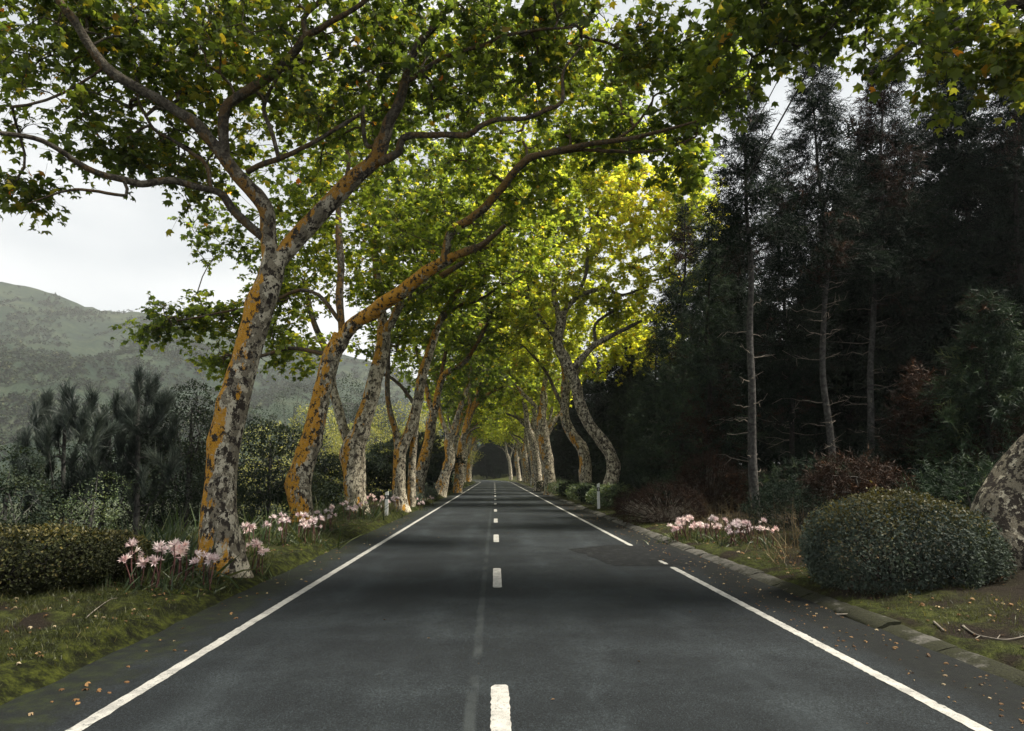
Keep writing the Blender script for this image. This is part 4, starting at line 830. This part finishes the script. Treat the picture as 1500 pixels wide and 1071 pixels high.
def vtree(label, px, d, top_py, w_, seed, mat, name='broadleaf_tree', n_=5200, ls=.2, cat='tree', group=None, low=.25, narrow=1.0):
    base = gb(px, d); tp = P(px, top_py, d); H = tp[2] - base[2]; r = np.random.default_rng(seed); lob = []
    for k_ in range(9):
        f = r.uniform(low, .92); ww = w_ * (1.15 - abs(f - .5) * 1.1) * narrow; lob.append((r.uniform(-.5, .5) * w_, r.uniform(-.5, .5) * w_, H * f, ww * r.uniform(.5, .8), ww * r.uniform(.5, .8), min(H * .16, w_ * 1.0) * r.uniform(.7, 1.1)))
    lob.append((0, 0, H * .87, w_ * .45, w_ * .45, H * .13))
    return bush(name, label, cat, base, lob, mat, seed, n_, ls, group=group, trunk=(H * .85, .03 + H * .012), jag=.12, shell=.75, crown_name='crown', up=.5)
VT = [
 ('dark columnar tree right beside the nearest plane trunk', 272, 21, 558, 1.5, 'valley', 7000, .13),
 ('grey green tree between the two pines', 155, 25, 585, 2.2, 'valley', 6000, .16),
 ('dark leafy bush at the left border below the hill', 10, 17, 650, 1.6, 'valley', 5000, .14),
 ('dusky bushy tree behind the left pine', 60, 27, 655, 2.6, 'valley', 6000, .17),
 ('pale leaved shrub at the foot of the two pines', 140, 18.5, 700, 1.3, 'hydrangea', 2200, .10),
 ('dark tree filling the gap left of the nearest trunk', 240, 26, 640, 2.4, 'valley', 6500, .16),
 ('grey green tree between the first and second left trunks', 395, 34, 625, 2.8, 'valley', 7000, .2),
 ('taller dusky tree rising behind the second left trunk', 425, 150, 560, 8.0, 'valley', 7000, .32),
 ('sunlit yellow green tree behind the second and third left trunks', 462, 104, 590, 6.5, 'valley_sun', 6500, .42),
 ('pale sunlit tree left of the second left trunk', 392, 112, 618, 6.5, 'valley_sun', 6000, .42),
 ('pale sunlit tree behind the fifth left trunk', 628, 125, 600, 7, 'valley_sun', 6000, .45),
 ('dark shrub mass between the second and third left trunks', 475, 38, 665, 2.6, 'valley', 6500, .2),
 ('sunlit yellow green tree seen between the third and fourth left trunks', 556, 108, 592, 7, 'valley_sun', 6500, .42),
 ('dark rounded tree between the third and fourth left trunks', 565, 48, 650, 2.8, 'valley', 6500, .24),
 ('dark green tree behind the fifth left trunk', 612, 64, 640, 3.2, 'valley', 6500, .32),
 ('grey tree high on the slope behind the third left trunk', 520, 160, 560, 9, 'valley', 7000, .45),
 ('hazy tree on the slope between the nearest and second trunks', 340, 130, 600, 8, 'valley', 7000, .45),
]
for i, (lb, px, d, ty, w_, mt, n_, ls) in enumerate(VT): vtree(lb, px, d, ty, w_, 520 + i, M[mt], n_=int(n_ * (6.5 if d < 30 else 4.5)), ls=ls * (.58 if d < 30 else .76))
vt = bpy.data.objects['broadleaf_tree.005']
rr = np.random.default_rng(33)
for i in range(46):
    y = rr.uniform(16, 72); x = -rr.uniform(8.5, 12) - .32 * y * rr.uniform(.1, 1)
    src = bpy.data.objects[('broadleaf_tree.006', 'broadleaf_tree.011', 'broadleaf_tree.013')[i % 3]]
    s_ = rr.uniform(.35, .55)
    dup(src, (x, y, gz(x, y) - .1), rr.uniform(0, 6.28), (s_ * 1.1, s_ * 1.1, s_ * rr.uniform(.75, 1)), 'dark thicket tree on the slope below the left verge', 'thicket trees below the left verge')

# ------------------------------------------------------------------ lilies
BLADE_V = np.array([[-.5, 0, 0], [.5, 0, 0], [-.33, .5, .06], [.33, .5, .06], [0, 1, .22]]); BLADE_F = np.array([[0, 1, 3], [0, 3, 2], [2, 3, 4]])
def blades(r, pos, h_, w_, lean):
    ax = unit(r.normal(size=pos.shape) * [lean, lean, 0] + [0, 0, 1]); T = BLADE_V * [1, 1, 1]
    V, F = inst(np.array([[x * w_ / h_, y, z * 2] for x, y, z in T]), BLADE_F, pos, ax, r.normal(size=pos.shape), h_ * r.uniform(.5, 1.2, len(pos))); return V, F
def lily_clump(label, px, d, spread, n_, h_, seed, xw=None):
    r = np.random.default_rng(seed); base = gb(px, d)
    if xw is not None: base[0] = xw; base[2] = gz(xw, d)
    root = thing('lily_clump', base, label, 'flowers')
    V6 = []; F6 = []
    petal = np.array([[-.05, .0, 0], [.05, 0, 0], [-.11, .55, .0], [.11, .55, 0], [0, 1.0, -.16]]); pf = [[0, 1, 3], [0, 3, 2], [2, 3, 4]]
    for k_ in range(6):
        a = k_ * math.pi / 3; tl_ = .42
        for p_ in petal:
            rad_ = .05 + p_[1] * tl_ * (.35 + .75 * p_[1]); V6.append([math.cos(a) * rad_ - math.sin(a) * p_[0], p_[1] * .85 + p_[2] * .6, math.sin(a) * rad_ + math.cos(a) * p_[0]])
        F6 += [[x + 5 * k_ for x in f_] for f_ in pf]
    V6 = np.array(V6); F6 = np.array(F6)
    lv = base + r.normal(0, 1, (22 + 9 * n_, 3)) * [spread * .7 + .08, min(spread, .5) * .6 + .06, 0]; lv[:, 2] = zg(lv[:, 0] - xo(lv[:, 1]), lv[:, 1]) - .02
    V, F = blades(r, lv, h_ * .62, .026, .75); b = MB(); b.add(V, F, np.repeat(r.uniform(0, 1, len(lv)), 5)); b.build('leaves', M['strap'], root, base, smooth=False)
    for i in range(n_):
        q = base + np.array([r.uniform(-1, 1) * spread, r.uniform(-1, 1) * min(spread, .5), 0]); q[2] = gz(q[0], q[1]) - .02; hh = h_ * r.uniform(.62, 1.15)
        tp = q + [r.normal(0, .08), r.normal(0, .07), hh]
        path, rd = smooth_path([q, q + (tp - q) * .5 + [r.normal(0, .02), r.normal(0, .02), 0], tp], [.011, .010, .008], .06); b = MB(); V, F, A = tube(path, rd, 6); b.add(V, F, A); st = b.build('stem', M['stem'], root, base)
        m_ = r.integers(3, 9); az = r.uniform(0, 6.28, m_) ; el = r.uniform(-.35, 1.1, m_); dr = np.column_stack([np.cos(az) * np.cos(el), np.sin(az) * np.cos(el), np.sin(el)])
        b = MB(); V, F = inst(V6, F6, tp + dr * .025, dr, r.normal(size=dr.shape), .098 * r.uniform(.6, 1.2, m_)); b.add(V, F, np.repeat(np.clip(r.normal(.5, .25, m_), 0, 1), len(V6)))
        V, F, A = frusta(np.tile(tp, (m_, 1)), tp + dr * .04, .004, .004, 3); b.add(V, F, .2); b.build('flower_head', M['petal'], root, base, smooth=False)
LC = [
 ('low pink lilies between the square hedge and the nearest trunk, close to the kerb', 300, 10.2, .2, 5, .40), ('scattered pink lilies just past the second left trunk', 478, 19.5, .3, 7, .5), ('few pale lilies close behind the nearest left trunk', 366, 13.6, .2, 5, .5),
 ('pink lilies in front of the small square hedge at left', 226, 9.6, .28, 10, .50), ('pink lilies just left of the nearest plane trunk', 280, 10.6, .22, 6, .52), ('small pink lily group just right of the nearest plane trunk', 380, 11.9, .14, 5, .50),
 ('sparse pink lilies between the nearest and second trunks', 412, 15.2, .24, 7, .55), ('full clump of pink lilies in front of the second left trunk', 452, 16.3, .34, 12, .55), ('pale lilies beside the foot of the third left trunk', 500, 22.5, .3, 6, .5),
 ('pink lilies at the foot of the third left trunk', 525, 24, .25, 6, .5), ('wide white pink lily bed left of the left marker post', 553, 27, .5, 12, .6), ('pale lilies right of the left marker post', 578, 29.5, .25, 6, .55),
 ('red stemmed lilies in front of the low dark shrub on the left', 613, 33.5, .3, 5, .5), ('tiny far lily clump beyond the low dark shrub on the left', 628, 38, .3, 4, .5),
 ('leftmost clump of the pink lilies by the right kerb', 1000, 17.8, .5, 18, .46), ('second clump of pink lilies along the right kerb', 1046, 17.0, .36, 13, .46), ('large pink lily clump nearest the dry grass on the right', 1092, 15.8, .46, 20, .44), ('single pink lily head at the right end of the kerb lilies', 1128, 14.6, .06, 1, .36)]
for i, (lb, px, d, sp_, n_, h_) in enumerate(LC): lily_clump(lb, px, d, sp_, n_, h_, 600 + i)

# ------------------------------------------------------------------ tufts, grass and litter
def tuft(name, label, cat, px, d, n_, spread, h_, w_, mat, seed, lean=.45):
    r = np.random.default_rng(seed); base = gb(px, d); root = thing(name, base, label, cat)
    pos = base + r.normal(0, spread, (n_, 3)) * [1, .7, 0]; pos[:, 2] = zg(pos[:, 0] - xo(pos[:, 1]), pos[:, 1]) - .02; V, F = blades(r, pos, h_, w_, lean)
    b = MB(); b.add(V, F, np.repeat(r.uniform(0, 1, n_), 5)); b.build('blades', mat, root, base, smooth=False)
tuft('grass_tuft', 'tall dry straw grass standing behind the kerb lilies', 'grass tuft', 1050, 18.6, 120, .5, .95, .016, M['straw'], 701)
tuft('grass_tuft', 'dry straw stalks left of the dome shaped clipped shrub', 'grass tuft', 1165, 14.2, 90, .42, 1.05, .012, M['straw'], 702)
tuft('grass_tuft', 'sparse dry stalks between the lilies and the clipped shrub', 'grass tuft', 1140, 13.0, 50, .3, .6, .012, M['straw'], 703)
tuft('strap_leaf_clump', 'dark arching strap leaves behind the lilies at left', 'plant', 215, 11.2, 260, .55, .7, .045, M['strap'], 704, .7)
tuft('strap_leaf_clump', 'tall strap leaves left of the nearest plane trunk', 'plant', 268, 12.8, 220, .5, .85, .045, M['strap'], 705, .6)
tuft('strap_leaf_clump', 'strap leaves behind the sparse lilies between two trunks', 'plant', 395, 16.5, 200, .7, .7, .045, M['strap'], 706, .6)
tuft('strap_leaf_clump', 'leafy plants between the second and third left trunks', 'plant', 487, 25, 260, .9, .8, .05, M['strap'], 707, .7)
r = np.random.default_rng(71)
def scatter(n_, x0, x1, y0, y1, pw=1.7):
    y = y0 + (y1 - y0) * r.uniform(0, 1, n_) ** pw; x = r.uniform(x0, x1, n_); return np.column_stack([x + xo(y), y, zg(x, y)])
b = MB()
for (n_, x0, x1, h_, w_) in ((70000, -6.4, -3.8, .06, .006), (9000, -5.8, -3.95, .12, .007), (32000, 4.7, 7.4, .055, .006), (5000, 4.9, 7.4, .12, .007), (9000, -7.4, -6.2, .16, .012)):
    q = scatter(n_, x0, x1, 3.6, 46); q = q[n3(q, 1.4, 1) + .5 * n3(q, 4, 2) > -.35 - .02 * (q[:, 1] - 12)]; V, F = blades(r, q, h_, w_, .5); b.add(V, F, np.repeat(np.clip(r.normal(.45, .2, len(q)) + .15 * n3(q, 1.1, 0), 0, 1), 5))
q = scatter(16000, -6.0, -3.85, 44, 130, 1.2); V, F = blades(r, q, .12, .03, .5); b.add(V, F, np.repeat(np.clip(r.normal(.5, .2, len(q)), 0, 1), 5))
tag(b.build('verge_grass', M['grass'], smooth=False), 'short mossy grass growing along both road verges', 'grass', kind='stuff')
b = MB()
for (n_, x0, x1, y0, y1, sz) in ((420, 3.45, 4.35, 4, 40, .040), (160, 3.45, 4.3, 4, 14, .03), (110, -3.75, -3.0, 4, 30, .05), (26, -2.6, 3.1, 5, 30, .035), (420, -6.2, -3.9, 4, 24, .045), (520, 4.8, 7.2, 4, 26, .045), (400, 5, 9, 12, 30, .07)):
    q = scatter(n_, x0, x1, y0, y1, 1.4); onroad = (q[:, 0] > KL) & (q[:, 0] < KR + .1); q[:, 2] = np.where(onroad, crownz(q[:, 0], 0) + .008, q[:, 2] + .02)
    nr = unit(r.normal(0, .25, q.shape) + [0, 0, 1]); ax = unit(r.normal(size=q.shape) * [1, 1, .15]); V, F = inst(LEAF5_V * [.6, 1, 1.6] if sz >= .04 else OVAL_V * [.6, 1, 2], LEAF5_F if sz >= .04 else OVAL_F, q, ax, nr, sz * r.uniform(.5, 1.5, len(q)))
    b.add(V, F, np.repeat(r.uniform(0, 1, len(q)), len(LEAF5_V) if sz >= .04 else 4))
tag(b.build('leaf_litter', M['litter'], smooth=False), 'fallen brown leaves scattered on the road shoulder and verges', 'fallen leaves', kind='stuff')
def twig(label, pts, r0, side=()):
    q = []
    for (px, py) in pts:
        # meet the ground along the pixel ray
        ray = FW * FPX + RT * (px - 750) - UP * (py - 535.5); z = .0
        for _ in range(5):
            p_ = np.array([0, 0, CAMH]) + ray * ((z - CAMH) / ray[2]); z = max(gz(p_[0], p_[1]), .03) + r0 * 1.3
        q.append(p_)
    path, rd = smooth_path(q, np.linspace(r0, r0 * .5, len(q)), .04); b = MB(); V, F, A = tube(path, rd, 7, .12, f=9); b.add(V, F, A)
    for (i, dx, dy, dz) in side:
        p0 = path[min(len(path) - 1, int(i * len(path)))]; V, F, A = frusta([p0], [p0 + [dx, dy, dz]], r0 * .6, r0 * .25, 5); b.add(V, F, A)
    tag(b.build('fallen_twig', M['dead_twig'], None, path[0]), label, 'twig')
twig('pale crooked twig lying in front of the clipped shrub', [(1225, 900), (1245, 899), (1266, 893)], .010, [(.4, .05, .08, .01)])
twig('stubby pale broken stick on the mossy right verge', [(1368, 911), (1376, 918), (1383, 924)], .014)
twig('long forked dead branch on the grass at the right edge', [(1410, 917), (1428, 929), (1448, 934), (1475, 937), (1510, 930)], .011, [(.1, .05, .12, .02), (.35, -.12, -.10, .0), (.6, .1, .09, .02)])
twig('thin grey twig on the verge left of the clipped shrub', [(1147, 864), (1165, 860), (1182, 856)], .006)
twig('thin pale twig bent over the soil by the left corner hedge', [(125, 906), (140, 893), (160, 879), (172, 876)], .006)

# ------------------------------------------------------------------ marker posts, sign, cables
def post(label, x, d, h_=1.0, group=None):
    base = np.array([x, d, gz(x, d) - .02]); root = thing('marker_post', base, label, 'marker post', group)
    def box(cx, cy, z0, z1, wx, wy, slant=0.0):
        V = np.array([[cx + sx * wx / 2, cy + sy * wy / 2, z + (slant * sx if z == z1 else 0)] for z in (z0, z1) for sx, sy in ((-1, -1), (1, -1), (1, 1), (-1, 1))]) + base
        return V, np.array([[0, 3, 2, 1], [4, 5, 6, 7], [0, 1, 5, 4], [1, 2, 6, 5], [2, 3, 7, 6], [3, 0, 4, 7]])
    b = MB(); b.add(*box(0, 0, 0, h_ * .70, .12, .09)); b.build('post_body', M['post_white'], root, base, smooth=False)
    b = MB(); b.add(*box(0, 0, h_ * .70, h_ * .86, .124, .094)); b.build('black_band', M['post_black'], root, base, smooth=False)
    b = MB(); b.add(*box(0, 0, h_ * .86, h_ * 1.0, .12, .09, .03)); b.build('cap', M['post_white'], root, base, smooth=False)
    b = MB(); b.add(*box(0, -.05, h_ * .73, h_ * .83, .05, .012)); b.build('reflector', M['sign_grey'], root, base, smooth=False)
    return root
p_ = P(566, 752, 26.5); post('white roadside marker post with black band, on the left verge', p_[0], 26.5, .92)
p_ = P(877, 745, 32.5); post('white roadside marker post with black band in front of the right hedge', p_[0], 32.5, 1.18)
post('small far white marker post near the bend on the right', 5.0, 95, 1.0)
base = np.array([5.4, 84, gz(5.4, 84)]); root = thing('road_sign', base, 'small square grey plate on a thin pole far down the right verge', 'sign')
b = MB(); V, F, A = frusta([base], [base + [0, 0, 1.5]], .03, .03, 8); b.add(V, F, A); b.build('pole', M['post_white'], root, base)
b = MB(); V = np.array([[x, y, z] for y in (-.04, -.06) for x, z in ((-.3, 1.05), (.3, 1.05), (.3, 1.65), (-.3, 1.65))]) + base
b.add(V, np.array([[4, 5, 6, 7], [3, 2, 1, 0], [0, 1, 5, 4], [1, 2, 6, 5], [2, 3, 7, 6], [3, 0, 4, 7]])); b.build('plate', M['sign_grey'], root, base, smooth=False)
def cable(label, a, c_, r0, sag):
    t_ = np.linspace(0, 1, 40)[:, None]; path = a + (c_ - a) * t_; path[:, 2] -= sag * 4 * (t_ * (1 - t_))[:, 0]
    b = MB(); V, F, A = tube(path, np.full(40, r0), 6); b.add(V, F, A); tag(b.build('overhead_cable', M['wire'], None, path[0]), label, 'cable')
cable('thick dark overhead cable slanting down through the gap in the sky at right', P(1290, -95, 11), P(1040, 345, 27), .022, .25)
cable('thinner overhead cable slanting down just left of the thick one', P(1230, -60, 12), P(985, 390, 30), .012, .3)

# ------------------------------------------------------------------ air
m, t = newmat('haze_air'); v = t.nodes.new('ShaderNodeVolumePrincipled'); v.inputs['Color'].default_value = (.93, .95, .96, 1); v.inputs['Density'].default_value = .00016; v.inputs['Anisotropy'].default_value = .2
o = t.nodes.new('ShaderNodeOutputMaterial'); t.links.new(v.outputs[0], o.inputs['Volume'])
b = MB(); x0, x1, y0, y1, z0, z1 = -1950, 1500, -60, 1850, -60, 520
V = np.array([[x, y, z] for z in (z0, z1) for x, y in ((x0, y0), (x1, y0), (x1, y1), (x0, y1))], float)
b.add(V, np.array([[0, 3, 2, 1], [4, 5, 6, 7], [0, 1, 5, 4], [1, 2, 6, 5], [2, 3, 7, 6], [3, 0, 4, 7]]))
HAZE = True
if HAZE: tag(b.build('haze', m, smooth=False), kind='stuff')
